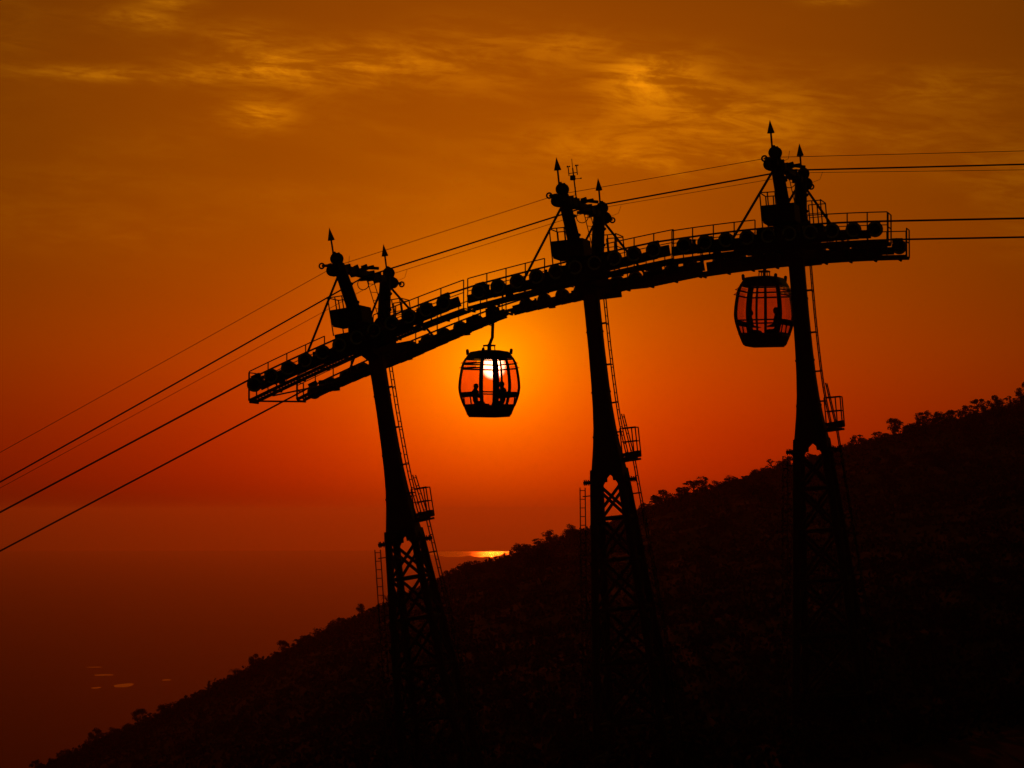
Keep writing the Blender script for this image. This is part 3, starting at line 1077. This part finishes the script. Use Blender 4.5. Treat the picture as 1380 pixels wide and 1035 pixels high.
def build_cabin(loc, yaw, hang, offs, label, sc):
    """offs: grip offset of the rope from the cabin centre, line frame rotated into the cabin"""
    root = empty('gondola_cabin', loc, yaw)
    root.scale = (sc, sc, sc)
    hang /= sc
    offs = tuple(c / sc for c in offs)
    tag(root, label, 'cable car', 'gondola cabins on the far rope')
    # lower shell
    m = MB()
    for k in range(4):
        patch(m, k, -1, 1, 0.0, 0.33, 0.05, 0, 4, 10)
    vs = [cab_pt(k, -1 + 2 * j / 10, 0.002, 0.0) for k in range(4) for j in range(10)]
    m.add(vs + [v + Vector((0, 0, 0.05)) for v in vs], [tuple(range(39, -1, -1)), tuple(range(40, 80))])
    m.build('lower_shell', M_SHELL, root, True)
    m = MB()
    m.box((0, 0, -0.022), (1.02, 1.02, 0.04))
    m.box((0, 0.0, 0.06), (1.12, 1.12, 0.03))
    m.build('floor', M_SHELL, root)
    # roof
    m = MB()
    for k in range(4):
        patch(m, k, -1, 1, 1.93, 2.155, 0.05, 0, 4, 10)
    vs = [cab_pt(k, -1 + 2 * j / 10, 2.15, 0.002) for k in range(4) for j in range(10)]
    m.add(vs + [Vector((v.x * 0.55, v.y * 0.55, 2.20)) for v in vs] + [Vector((0, 0, 2.215))],
          [(j, (j + 1) % 40, 40 + (j + 1) % 40, 40 + j) for j in range(40)] + [(40 + j, 40 + (j + 1) % 40, 80) for j in range(40)])
    rf = m.build('roof', M_SHELL, root)
    for a in (-1, 1):
        for b in (-1, 1):
            MB().tube([(a * 0.53, b * 0.53, 2.06), (a * 0.54, b * 0.54, 2.20)], 0.055, 8).ball((a * 0.54, b * 0.54, 2.20), 0.055, 8, 5).build('bumper', M_SHELL, rf)
    # corner pillars
    for k in range(4):
        m = MB()
        patch(m, k, 0.92, 1.0, 0.32, 1.95, 0.05, -0.004, 13, 1)
        patch(m, (k + 1) % 4, -1.0, -0.92, 0.32, 1.95, 0.05, -0.004, 13, 1)
        m.build('corner_pillar', M_SHELL, root)
    # waist rail and belt
    for k in range(4):
        m = MB()
        patch(m, k, -0.92, 0.92, 0.745, 0.79, 0.04, 0.0, 1, 8)
        m.build('waist_rail', M_SHELL, root)
    # door side (0): side windows, two leaves; the other sides: one big pane with two louvre flaps above
    for k in (0,):
        for (q0, q1) in ((-0.49, -0.40), (0.40, 0.49)):
            MB_ = MB()
            patch(MB_, k, q0, q1, 0.32, 1.95, 0.055, -0.003, 13, 1)
            MB_.build('door_post', M_SHELL, root)
        for (q0, q1) in ((-0.40, -0.01), (0.01, 0.40)):
            m = MB()
            patch(m, k, q0, q0 + 0.035, 0.2, 1.93, 0.045, -0.012, 13, 1)
            patch(m, k, q1 - 0.035, q1, 0.2, 1.93, 0.045, -0.012, 13, 1)
            patch(m, k, q0 + 0.035, q1 - 0.035, 0.2, 0.36, 0.045, -0.012, 2, 2)
            patch(m, k, q0 + 0.035, q1 - 0.035, 1.86, 1.93, 0.045, -0.012, 1, 2)
            d = m.build('door_leaf', M_SHELL, root)
            m = MB()
            patch(m, k, q0 + 0.035, q1 - 0.035, 0.36, 1.86, 0.008, 0.01, 12, 2)
            m.build('pane', M_GLASS, d)
        for (q0, q1) in ((-0.92, -0.49), (0.49, 0.92)):
            for (z0, z1) in ((0.335, 0.745), (0.79, 1.93)):
                m = MB()
                patch(m, k, q0, q1, z0, z1, 0.008, 0.012, None, 2)
                m.build('pane', M_GLASS, root)
    for k in (1, 2, 3):
        for (z0, z1) in ((0.335, 0.745), (0.79, 1.56)):
            m = MB()
            patch(m, k, -0.92, 0.92, z0, z1, 0.008, 0.012, None, 6)
            m.build('pane', M_GLASS, root)
        for z in (1.56, 1.72, 1.88):
            m = MB()
            patch(m, k, -0.92, 0.92, z, z + 0.045, 0.045, -0.002, 1, 8)
            m.build('louvre_bar', M_SHELL, root)
        for (z0, z1) in ((1.61, 1.70), (1.77, 1.86)):
            m = MB()
            patch(m, k, -0.76, 0.76, z0, z1, 0.010, 0.0, 2, 6, 0.07)
            m.build('louvre_flap', M_GLASS, root)
            m = MB()
            patch(m, k, -0.77, 0.77, z0 - 0.012, z0 + 0.006, 0.016, -0.072, 1, 6)
            m.build('flap_edge', M_SHELL, root)
    # benches along both ends
    for sg in (-1, 1):
        m = MB()
        m.box((0, sg * 0.50, 0.355), (1.05, 0.42, 0.06))
        m.box((0, sg * 0.48, 0.20), (0.8, 0.06, 0.28))
        m.hexa([(-0.56, sg * 0.71, 0.62), (0.56, sg * 0.71, 0.62), (0.56, sg * 0.75, 0.62), (-0.56, sg * 0.75, 0.62),
                (-0.56, sg * 0.74, 0.79), (0.56, sg * 0.74, 0.79), (0.56, sg * 0.78, 0.79), (-0.56, sg * 0.78, 0.79)])
        for x in (-0.45, 0.0, 0.45):
            m.bar((x, sg * 0.69, 0.37), (x, sg * 0.73, 0.63), 0.04, 0.03, (1, 0, 0))
        m.build('bench', M_SEAT, root)
    # sprung hanger frame on the roof
    m = MB()
    for a in (-1, 1):
        for b in (-1, 1):
            m.cyl((a * 0.14, b * 0.14, 2.17), (a * 0.13, b * 0.13, 2.36), 0.018, 6)
    m.box((0, 0, 2.36), (0.34, 0.30, 0.05))
    m.cyl((0, 0, 2.17), (0, 0, 2.40), 0.05, 8)
    m.build('suspension_frame', M_SHELL, root)
    m = MB()
    o = Vector(offs)
    top = Vector((o.x, o.y, 2.2 + hang))
    k_ = o * 1.0
    pts = [Vector((0, 0, 2.38)), Vector((0.02, 0, 2.44)) + k_ * 0.15, Vector((0, 0, 2.52)) + k_ * 0.5, Vector((0, 0, 2.62)) + k_ * 0.85, Vector((0, 0, 2.2 + hang * 0.7)) + k_ * 1.0, top - Vector((0, 0, 0.05))]
    m.tube(pts, 0.055, 8)
    if hang > 1.2:
        p = top - Vector((0, 0, 0.55))
        dirx = Vector((math.cos(-TH - yaw), math.sin(-TH - yaw), 0))
        m.tube([p, p - dirx * 0.22 + Vector((0, 0, 0.07))], 0.025, 6)
    m.build('hanger_arm', M_SHELL, root)
    m = MB()
    dirx = Vector((math.cos(-TH - yaw), math.sin(-TH - yaw), 0.05))
    m.bar(top - dirx * 0.22 - Vector((0, 0, 0.03)), top + dirx * 0.22 - Vector((0, 0, 0.02)), 0.10, 0.12)
    m.cyl(top - dirx * 0.2 + Vector((0, 0, -0.11)), top + dirx * 0.2 + Vector((0, 0, -0.11)), 0.05, 8)
    m.build('rope_grip', M_PAINT, root)
    return root


def rope_z(s):
    for T in TOWERS:
        if T['s0'] <= s <= T['s1']:
            return cz(T, s) + SHEAVE_R
    if s < TOWERS[1]['s0']:
        a, b = TOWERS[0], TOWERS[1]
    else:
        a, b = TOWERS[1], TOWERS[2]
    t = (s - a['s1']) / (b['s0'] - a['s1'])
    za, zb_ = cz(a, a['s1']) + SHEAVE_R, cz(b, b['s0']) + SHEAVE_R
    return za + (zb_ - za) * t


def cabin_at(s, zbot, yaw, label, v, sc):
    sg = s + 0.17
    hang = rope_z(sg) - (zbot + 2.2 * sc) - 0.03
    c = W(s, v, zbot)
    g = W(sg, GAUGE, 0) - W(s, v, 0)
    g = Matrix.Rotation(-yaw, 3, 'Z') @ g
    return build_cabin(c, yaw, hang, (g.x, g.y, 0), label, sc), c, yaw


# side 0 faces +x locally; the door side is turned towards the camera
cabA, cA, yawA = cabin_at(-4.45, 3.38, R(-90 + 30), 'gondola cabin hanging between the left and middle towers with the sun shining through it', 3.40, 1.05)
cabB, cB, yawB = cabin_at(5.34, 5.73, R(-90 - 22), 'gondola cabin half hidden behind the trunk of the right tower', 3.40, 1.08)


# ------------------------------------------------------------------ passengers
def make_person(loc, rz, shirt, lean, label, turn=0.0, phone=False, scale=1.0):
    """seated figure: hips at the origin, facing +y; one continuous skinned body"""
    V, E, Rr, part = [], [], [], []

    def add(p, r, parent=None, pt='shirt'):
        V.append(Vector(p))
        Rr.append(r if isinstance(r, tuple) else (r, r))
        part.append(pt)
        if parent is not None:
            E.append((parent, len(V) - 1))
        return len(V) - 1
    pel = add((0, 0, 0.10), (0.15, 0.12), None, 'trouser')
    w_ = add((0, 0.02 + lean * 0.1, 0.27), (0.135, 0.10), pel)
    ch = add((0, 0.02 + lean * 0.3, 0.45), (0.155, 0.11), w_)
    sh = add((0, 0.01 + lean * 0.45, 0.57), (0.12, 0.09), ch)
    nk = add((0, 0.02 + lean * 0.55, 0.635), 0.066, sh, 'skin')
    tx = turn * 0.03
    h0 = add((tx, 0.035 + lean * 0.6, 0.69), (0.078, 0.088), nk, 'skin')
    h1 = add((tx, 0.04 + lean * 0.62, 0.77), (0.094, 0.112), h0, 'skin')
    h2 = add((tx, 0.025 + lean * 0.62, 0.84), (0.088, 0.106), h1, 'hair')
    h3 = add((tx, 0.01 + lean * 0.62, 0.885), (0.055, 0.07), h2, 'hair')
    nose = add((tx + turn * 0.05, 0.15 + lean * 0.62, 0.755), 0.016, h1, 'skin')
    for s in (-1, 1):
        add((tx + s * 0.094, 0.03 + lean * 0.62, 0.785), 0.012, h1, 'skin')
        a0 = add((s * 0.18, 0.01 + lean * 0.42, 0.55), 0.075, sh)
        a1 = add((s * 0.225, 0.05 + lean * 0.3, 0.30), 0.055, a0)
        hand = (s * 0.13, 0.27 + lean * 0.1, 0.25) if not phone else (s * 0.06, 0.27 + lean * 0.2, 0.36)
        a2 = add(hand, 0.030, a1, 'skin')
        hv = Vector(hand)
        pm = add(hv + Vector((-s * 0.02, 0.06, -0.005)), (0.038, 0.018), a2, 'skin')
        for f in range(4):
            b0 = add(hv + Vector((s * (-0.045 + f * 0.02), 0.115, -0.005)), 0.009, pm, 'skin')
            b1 = add(hv + Vector((s * (-0.048 + f * 0.021), 0.15 - abs(f - 1.4) * 0.008, -0.03)), 0.008, b0, 'skin')
        t0 = add(hv + Vector((-s * 0.055, 0.07, 0.012)), 0.010, a2, 'skin')
        add(hv + Vector((-s * 0.065, 0.10, 0.0)), 0.008, t0, 'skin')
        l0 = add((s * 0.10, 0.10, 0.08), 0.085, pel, 'trouser')
        l1 = add((s * 0.12, 0.40, 0.085), 0.062, l0, 'trouser')
        l2 = add((s * 0.12, 0.42, -0.16), 0.055, l1, 'trouser')
        l3 = add((s * 0.12, 0.41, -0.345), 0.040, l2, 'trouser')
        add((s * 0.13, 0.54, -0.365), (0.042, 0.028), l3, 'shoe')
    me = bpy.data.meshes.new('person_skeleton')
    me.from_pydata(V, E, [])
    tmp = bpy.data.objects.new('person_tmp', me)
    COL.objects.link(tmp)
    md = tmp.modifiers.new('skin', 'SKIN')
    md.use_smooth_shade = True
    for i, sv in enumerate(me.skin_vertices[0].data):
        sv.radius = Rr[i]
        sv.use_root = (i == pel)
    sb = tmp.modifiers.new('sub', 'SUBSURF')
    sb.levels = sb.render_levels = 1
    dg = bpy.context.evaluated_depsgraph_get()
    out = bpy.data.meshes.new_from_object(tmp.evaluated_get(dg))
    bpy.data.objects.remove(tmp)
    out.name = 'person'
    out.materials.clear()
    order = ['shirt', 'skin', 'hair', 'trouser', 'shoe']
    for mt in (shirt, M_SKIN, M_HAIR, M_TROUSER, M_RUBBER):
        out.materials.append(mt)
    for p in out.polygons:
        c = p.center
        best = min(range(len(V)), key=lambda i: (V[i] - c).length / (max(Rr[i]) + 0.02))
        p.material_index = order.index(part[best])
        p.use_smooth = True
    o = link('person', out)
    o.location = loc
    o.rotation_euler = (0, 0, rz)
    o.scale = (scale,) * 3
    tag(o, label, 'person', 'gondola passengers')
    return o


def seat(cab_loc, yaw, x, sg):
    """seat point on a bench: local x along the bench, sg picks the end"""
    l = Matrix.Rotation(yaw, 3, 'Z') @ Vector((x, sg * 0.50, 0.37)) * 1.06
    return Vector(cab_loc) + l, yaw + (math.pi if sg > 0 else 0.0)


# local -y end of each cabin lies to the left in the picture after the turn
p, rz = seat(cA, yawA, -0.12, -1)
make_person(p, rz, M_SHIRTS[0], 0.05, 'seated passenger with round head showing in the left window of the sunlit gondola', 0.2, True, 0.84)
p, rz = seat(cA, yawA, 0.10, 1)
make_person(p, rz, M_SHIRTS[2], 0.10, 'passenger sitting on the right-hand bench of the sunlit gondola', -0.2, False, 0.94)
p, rz = seat(cB, yawB, 0.05, -1)
make_person(p, rz, M_SHIRTS[1], 0.0, 'passenger on the left-hand bench of the gondola behind the right tower', 0.0, False, 0.95)
p, rz = seat(cB, yawB, 0.12, 1)
make_person(p, rz, M_SHIRTS[0], 0.05, 'passenger on the right-hand bench of the gondola behind the right tower', 0.1, False, 1.02)


# ------------------------------------------------------------------ vegetation
def leaf_quads(m, centre, rad, count, size, rnd, flat=1.0, mi=0):
    for _ in range(count):
        while True:
            p = Vector((rnd.uniform(-1, 1), rnd.uniform(-1, 1), rnd.uniform(-1, 1)))
            if p.length <= 1:
                break
        p = Vector(centre) + Vector((p.x * rad, p.y * rad, p.z * rad * flat))
        a = Vector((rnd.gauss(0, 1), rnd.gauss(0, 1), rnd.gauss(0, 0.7))).normalized()
        b = a.cross(Vector((rnd.gauss(0, 1), rnd.gauss(0, 1), rnd.gauss(0, 1)))).normalized()
        s = size * rnd.uniform(0.6, 1.35)
        a *= s
        b *= s * rnd.uniform(0.35, 0.6)
        m.add([p - a, p - b, p + a, p + b], [(0, 1, 2, 3)], mi)


def tree_proto(kind, seed):
    """unit-height tree: trunk mesh with limbs, crown mesh of leaves"""
    rnd = random.Random(seed)
    tk, cr = MB(), MB()

    def limb(p, q, r0, r1, k=4):
        p, q = Vector(p), Vector(q)
        pts = []
        for i in range(k + 1):
            t = i / k
            j = Vector((rnd.uniform(-1, 1), rnd.uniform(-1, 1), rnd.uniform(-.5, .5))) * (q - p).length * 0.06 * (0 < i < k)
            pts.append(p.lerp(q, t) + j)
        tk.tube(pts, r0, 5, 0, r1)
        return pts
    if kind == 'umbrella':
        t = limb((0, 0, -0.1), (rnd.uniform(-.08, .08), 0.02, 0.62), 0.035, 0.02)
        for tier, (z, rad, n) in enumerate(((0.60, 0.32, 5), (0.76, 0.28, 5), (0.90, 0.17, 4))):
            for k in range(n):
                a = 2 * math.pi * (k + rnd.random()) / n
                tip = (rad * math.cos(a), rad * math.sin(a), z + rnd.uniform(-.08, .08))
                limb(t[-1 - tier % 2], tip, 0.014, 0.005, 3)
                leaf_quads(cr, tip, rnd.uniform(0.10, 0.19), 75, 0.036, rnd, rnd.uniform(0.4, 0.75))
    elif kind == 'round':
        t = limb((0, 0, -0.1), (rnd.uniform(-.05, .05), 0, 0.45), 0.04, 0.028)
        for k in range(13):
            a, e = rnd.uniform(0, 6.28), rnd.uniform(-0.3, 1.4)
            rr = rnd.uniform(0.2, 0.34)
            tip = (rr * math.cos(a) * math.cos(e), rr * math.sin(a) * math.cos(e), 0.60 + 0.34 * math.sin(e))
            limb(t[-1 - k % 3], tip, 0.016, 0.005, 3)
            leaf_quads(cr, tip, rnd.uniform(0.11, 0.18), 80, 0.034, rnd, 0.85)
    elif kind == 'sparse':
        t = limb((0, 0, -0.1), (rnd.uniform(-.12, .12), 0, 0.55), 0.03, 0.016)
        for k in range(9):
            a, e = rnd.uniform(0, 6.28), rnd.uniform(0.1, 1.35)
            rr = rnd.uniform(0.28, 0.5)
            tip = (rr * math.cos(a) * math.cos(e), rr * math.sin(a) * math.cos(e), 0.42 + 0.55 * math.sin(e))
            q = limb(t[-1 - k % 3], tip, 0.014, 0.004, 4)
            if rnd.random() < 0.8:
                leaf_quads(cr, tip, rnd.uniform(0.07, 0.13), 34, 0.036, rnd, 0.5)
            for _ in range(2):
                e2 = q[2] + Vector((rnd.uniform(-.14, .14), rnd.uniform(-.14, .14), rnd.uniform(.04, .2)))
                limb(q[2], e2, 0.007, 0.003, 2)
                leaf_quads(cr, e2, 0.06, 12, 0.032, rnd, 0.6)
    elif kind == 'narrow':
        t = limb((0, 0, -0.1), (0.02, 0, 0.92), 0.028, 0.008, 6)
        for k in range(12):
            z = 0.28 + 0.66 * k / 11
            a = rnd.uniform(0, 6.28)
            rr = 0.17 * (1.15 - k / 12)
            tip = (rr * math.cos(a), rr * math.sin(a), z)
            limb((0, 0, z - 0.08), tip, 0.01, 0.004, 2)
            leaf_quads(cr, tip, 0.10 * (1.25 - 0.6 * k / 12), 55, 0.030, rnd, 0.8)
    elif kind == 'frond':
        t = limb((0, 0, -0.1), (0.03, 0, 0.55), 0.03, 0.025)
        for k in range(13):
            a = 2 * math.pi * k / 13 + rnd.uniform(-.2, .2)
            up = rnd.uniform(0.25, 0.5)
            L = rnd.uniform(0.38, 0.55)
            prev = Vector((0.03, 0, 0.55))
            for i in range(1, 9):
                u_ = i / 8
                p = Vector((0.03 + L * u_ * math.cos(a), L * u_ * math.sin(a), 0.55 + up * math.sin(u_ * 2.1) - 0.22 * u_ * u_))
                d = (p - prev).normalized()
                s = d.cross(Vector((0, 0, 1))).normalized()
                w = 0.10 * math.sin(math.pi * min(u_ + 0.15, 1)) + 0.012
                for sg in (-1, 1):
                    q = p + s * sg * w - Vector((0, 0, w * 0.5))
                    cr.add([prev, prev * 0.5 + p * 0.5, q], [(0, 1, 2)])
                tk.tube([prev, p], 0.006, 4)
                prev = p
    elif kind == 'bush':
        for k in range(6):
            a = rnd.uniform(0, 6.28)
            tip = (rnd.uniform(.1, .4) * math.cos(a), rnd.uniform(.1, .4) * math.sin(a), rnd.uniform(0.35, 0.75))
            limb((0, 0, -0.1), tip, 0.02, 0.006, 3)
            leaf_quads(cr, tip, rnd.uniform(0.18, 0.28), 95, 0.05, rnd, 0.8)
    mt = M_LEAF[seed % 3]
    return tk.mesh('trunk', M_BARK), cr.mesh('crown', mt)


PROTO = {}
for kd in ('umbrella', 'round', 'sparse', 'narrow', 'frond', 'bush'):
    PROTO[kd] = [tree_proto(kd, 11 * i + len(kd)) for i in range(2 if kd in ('narrow', 'frond') else 3)]

TREE_NAME = {'umbrella': 'layered_tree', 'round': 'round_tree', 'sparse': 'thin_tree', 'narrow': 'narrow_tree', 'frond': 'frond_tree', 'bush': 'bush'}


def plant(kind, x, y, h, label, rnd, group=None, sink=0.0, wide=1.0):
    tk, cr = PROTO[kind][rnd.randrange(len(PROTO[kind]))]
    root = empty(TREE_NAME[kind], (x, y, tz(x, y) - sink), rnd.uniform(0, 6.28))
    root.scale = (h * wide, h * wide, h)
    link('trunk', tk, root)
    link('crown', cr, root)
    tag(root, label, 'bush' if kind == 'bush' else 'tree', group)
    return root


rnd = random.Random(21)
# trees one can pick out on the skyline: picture column, kind, height in m, label
NAMED = [
    (1245, 'umbrella', 4.6, 'layered tree standing free on the ridge right of the right tower'),
    (1263, 'narrow', 3.9, 'narrow upright tree next to the free-standing layered tree on the ridge'),
    (1281, 'round', 3.4, 'small round tree on the ridge right of the narrow upright tree'),
    (1319, 'umbrella', 4.4, 'dark spreading tree, second crown from the right frame edge on the ridge'),
    (1343, 'round', 5.0, 'largest round-crowned tree on the skyline near the right edge'),
    (1363, 'sparse', 3.6, 'thin tree between the large round crown and the right edge'),
    (1384, 'round', 5.2, 'dense tree at the very right edge of the ridge'),
    (1205, 'sparse', 3.6, 'bare twiggy tree on the ridge left of the free-standing layered tree'),
    (946, 'sparse', 4.4, 'bare-branched tree on the skyline midway between the middle and right towers'),
    (884, 'umbrella', 3.2, 'small flat tree on the skyline just right of the middle tower ladder'),
    (1041, 'sparse', 3.6, 'leaning thin tree on the skyline just left of the right tower'),
    (768, 'round', 3.6, 'bushy tree on the skyline just left of the middle tower legs'),
    (697, 'umbrella', 3.2, 'flat-topped tree on the skyline to the right of the bright sea glint'),
    (643, 'umbrella', 2.4, 'flat dark tree on the skyline in front of the bright sea glint'),
    (622, 'sparse', 3.6, 'twiggy tree on the skyline left of the bright sea glint'),
    (522, 'frond', 3.2, 'palm-like tree with arching fronds behind the left tower ladder'),
    (488, 'round', 3.4, 'round tree on the skyline just left of the left tower legs'),
    (414, 'umbrella', 3.3, 'tree with one sideways branch on the lower ridge left of the left tower'),
    (345, 'round', 3.4, 'tall bushy tree on the lower ridge, right of the drooping tree'),
    (318, 'frond', 3.0, 'drooping frond tree low on the ridge'),
    (284, 'narrow', 3.0, 'small pointed tree low on the ridge, left of the drooping tree'),
    (222, 'umbrella', 3.4, 'spreading tree far down the ridge near the lower left'),
    (132, 'umbrella', 3.9, 'layered umbrella tree at the lower left end of the ridge'),
    (52, 'umbrella', 3.4, 'last flat-topped tree at the bottom left corner'),
]
for (px, kd, h, lab) in NAMED:
    y = CREST_Y + rnd.uniform(-6, 2)
    plant(kd, (px - 690) / 4000 * y, y, h, lab, rnd)

ZONES = [(-60, 132, 'ridge trees in the bottom left corner', 'one of the small trees between the bottom left corner and the layered tree'),
         (132, 318, 'ridge trees low on the left', 'one of the small ridge trees between the lower left layered tree and drooping tree'),
         (318, 500, 'ridge trees just left of the left tower', 'one of the small ridge trees between the drooping tree and the left tower'),
         (600, 790, 'ridge trees between left and middle towers', 'one of the small trees along the ridge between the left and middle towers'),
         (860, 1060, 'ridge trees between middle and right towers', 'one of the small trees along the ridge between the middle and right towers'),
         (1130, 1240, 'ridge trees just right of the right tower', 'one of the small ridge trees between the right tower and free-standing layered tree'),
         (1240, 1430, 'ridge trees at the right edge', 'one of the small ridge trees between the free-standing layered tree and right edge')]
for (a, b, grp, lab) in ZONES:
    n = int((b - a) / (6 if a > 1000 else 7))
    for i in range(n):
        px = a + (b - a) * (i + rnd.random()) / n
        if 632 < px < 690:                          # the gap where the sea shows
            continue
        y = CREST_Y + rnd.uniform(-22, 4)
        kd = rnd.choice(['round', 'sparse', 'bush', 'bush', 'umbrella', 'sparse', 'round'])
        plant(kd, (px - 690) / 4000 * y, y, rnd.uniform(1.6, 3.8 if a > 1000 else 3.2) * (1.45 if rnd.random() < 0.14 else 1.0), lab, rnd, grp, 0.2, rnd.uniform(1.0, 1.5))
# trees on the slope below the ridge
for i in range(46):
    y = rnd.uniform(330, 570)
    px = rnd.uniform(620, 1420)
    plant(rnd.choice(['round', 'round', 'umbrella', 'bush']), (px - 690) / 4000 * y, y, rnd.uniform(2.5, 4.5), 'one of the dim trees on the dark slope below the ridge', rnd, 'trees on the dark slope', 0.2, rnd.uniform(1.0, 1.4))
# bushes round the tower feet
for i in range(44):
    y = rnd.uniform(82, 150)
    px = rnd.uniform(430, 1400)
    plant('bush', (px - 690) / 4000 * y, y, rnd.uniform(0.8, 1.7), 'one of the black bushes around the feet of the towers', rnd, 'bushes around the tower feet', 0.1, rnd.uniform(1.0, 1.5))


def undergrowth():
    g = np.random.default_rng(5)
    C = 26000
    px = g.uniform(-250, 1640, C)
    y = np.exp(g.uniform(math.log(84), math.log(606), C))
    k = g.random(C) < 0.35                           # a thicker belt along the crest
    y[k] = g.uniform(540, 606, k.sum())
    x = (px - 690) / 4000 * y
    z = np.array([tz(a, b) for a, b in zip(x, y)])
    size = (0.05 + y * 0.00058) * g.uniform(0.7, 1.4, C)
    hgt = np.where(y > 500, g.uniform(0.2, 1.6, C), g.uniform(0.1, 0.9, C))
    Q = 9
    cx = np.repeat(np.stack([x, y, z], 1), Q, 0)
    s = np.repeat(size, Q)
    off = g.normal(0, 1, (C * Q, 3)) * (s * 2.2)[:, None]
    cx = cx + off * np.array([1, 1, 0.0])
    cx[:, 2] += np.repeat(hgt, Q) * g.uniform(0.0, 1.0, C * Q)
    a = g.normal(0, 1, (C * Q, 3))
    a /= np.linalg.norm(a, axis=1)[:, None]
    b = np.cross(a, g.normal(0, 1, (C * Q, 3)))
    b /= np.linalg.norm(b, axis=1)[:, None]
    a *= s[:, None]
    b *= (s * g.uniform(0.4, 0.7, C * Q))[:, None]
    vs = np.stack([cx - a, cx - b, cx + a, cx + b], 1).reshape(-1, 3)
    n = C * Q
    me = bpy.data.meshes.new('undergrowth')
    me.vertices.add(n * 4)
    me.vertices.foreach_set('co', vs.astype(np.float32).ravel())
    me.loops.add(n * 4)
    me.loops.foreach_set('vertex_index', np.arange(n * 4, dtype=np.int32))
    me.polygons.add(n)
    me.polygons.foreach_set('loop_start', np.arange(0, n * 4, 4, dtype=np.int32))
    me.polygons.foreach_set('loop_total', np.full(n, 4, dtype=np.int32))
    for m in M_LEAF:
        me.materials.append(m)
    me.polygons.foreach_set('material_index', np.repeat(g.integers(0, 3, C), Q).astype(np.int32))
    me.update()
    o = link('undergrowth', me)
    o['kind'] = 'stuff'
    tag(o, 'dense dark scrub covering the whole hillside', 'scrub')


undergrowth()

# short pipe handrails of the footpath below the towers: picture column, height, run
M_PIPE = mat('worn_bright_pipe', (0.55, 0.53, 0.5), 0.25, 1.0, 0.15, 9.0)
for (px, z, lab) in ((811, -7.75, 'short bright handrail catching light at the bottom, below the middle tower'),
                     (902, -7.55, 'short bright handrail at the bottom, right of the middle tower foot'),
                     (1078, -7.05, 'short bright handrail at the bottom, under the right tower')):
    y = 95.0
    x = (px - 690) / 4000 * y
    g_ = tz(x, y) - 0.1
    m = MB()
    m.tube([(x - 0.24, y, z - 0.11), (x + 0.24, y - 0.05, z + 0.11)], 0.025, 8)
    m.cyl((x - 0.18, y, g_), (x - 0.18, y, z - 0.085), 0.02, 6)
    m.cyl((x + 0.18, y - 0.045, g_), (x + 0.18, y - 0.045, z + 0.08), 0.02, 6)
    tag(m.build('handrail', M_PIPE), lab, 'handrail', 'footpath handrails')

# ------------------------------------------------------------------ air
hz = MB().box((0, 0, 0), (72000, 72000, 498)).build('haze', [])
hz.location = (0, 0, -451.5 - 2.0 + 249)
hz.data.materials.clear()
hm = bpy.data.materials.new('dusty_evening_air')
hm.use_nodes = True
t = hm.node_tree
t.nodes.remove(t.nodes['Principled BSDF'])
pv = t.nodes.new('ShaderNodeVolumePrincipled')
pv.inputs['Color'].default_value = (0.92, 0.70, 0.58, 1)
pv.inputs['Density'].default_value = 4.9e-5
pv.inputs['Anisotropy'].default_value = 0.79
t.links.new(pv.outputs[0], t.nodes['Material Output'].inputs['Volume'])
hz.data.materials.append(hm)
hz['kind'] = 'stuff'
tag(hz, 'thin dusty evening haze over the plain and hillside', 'haze')
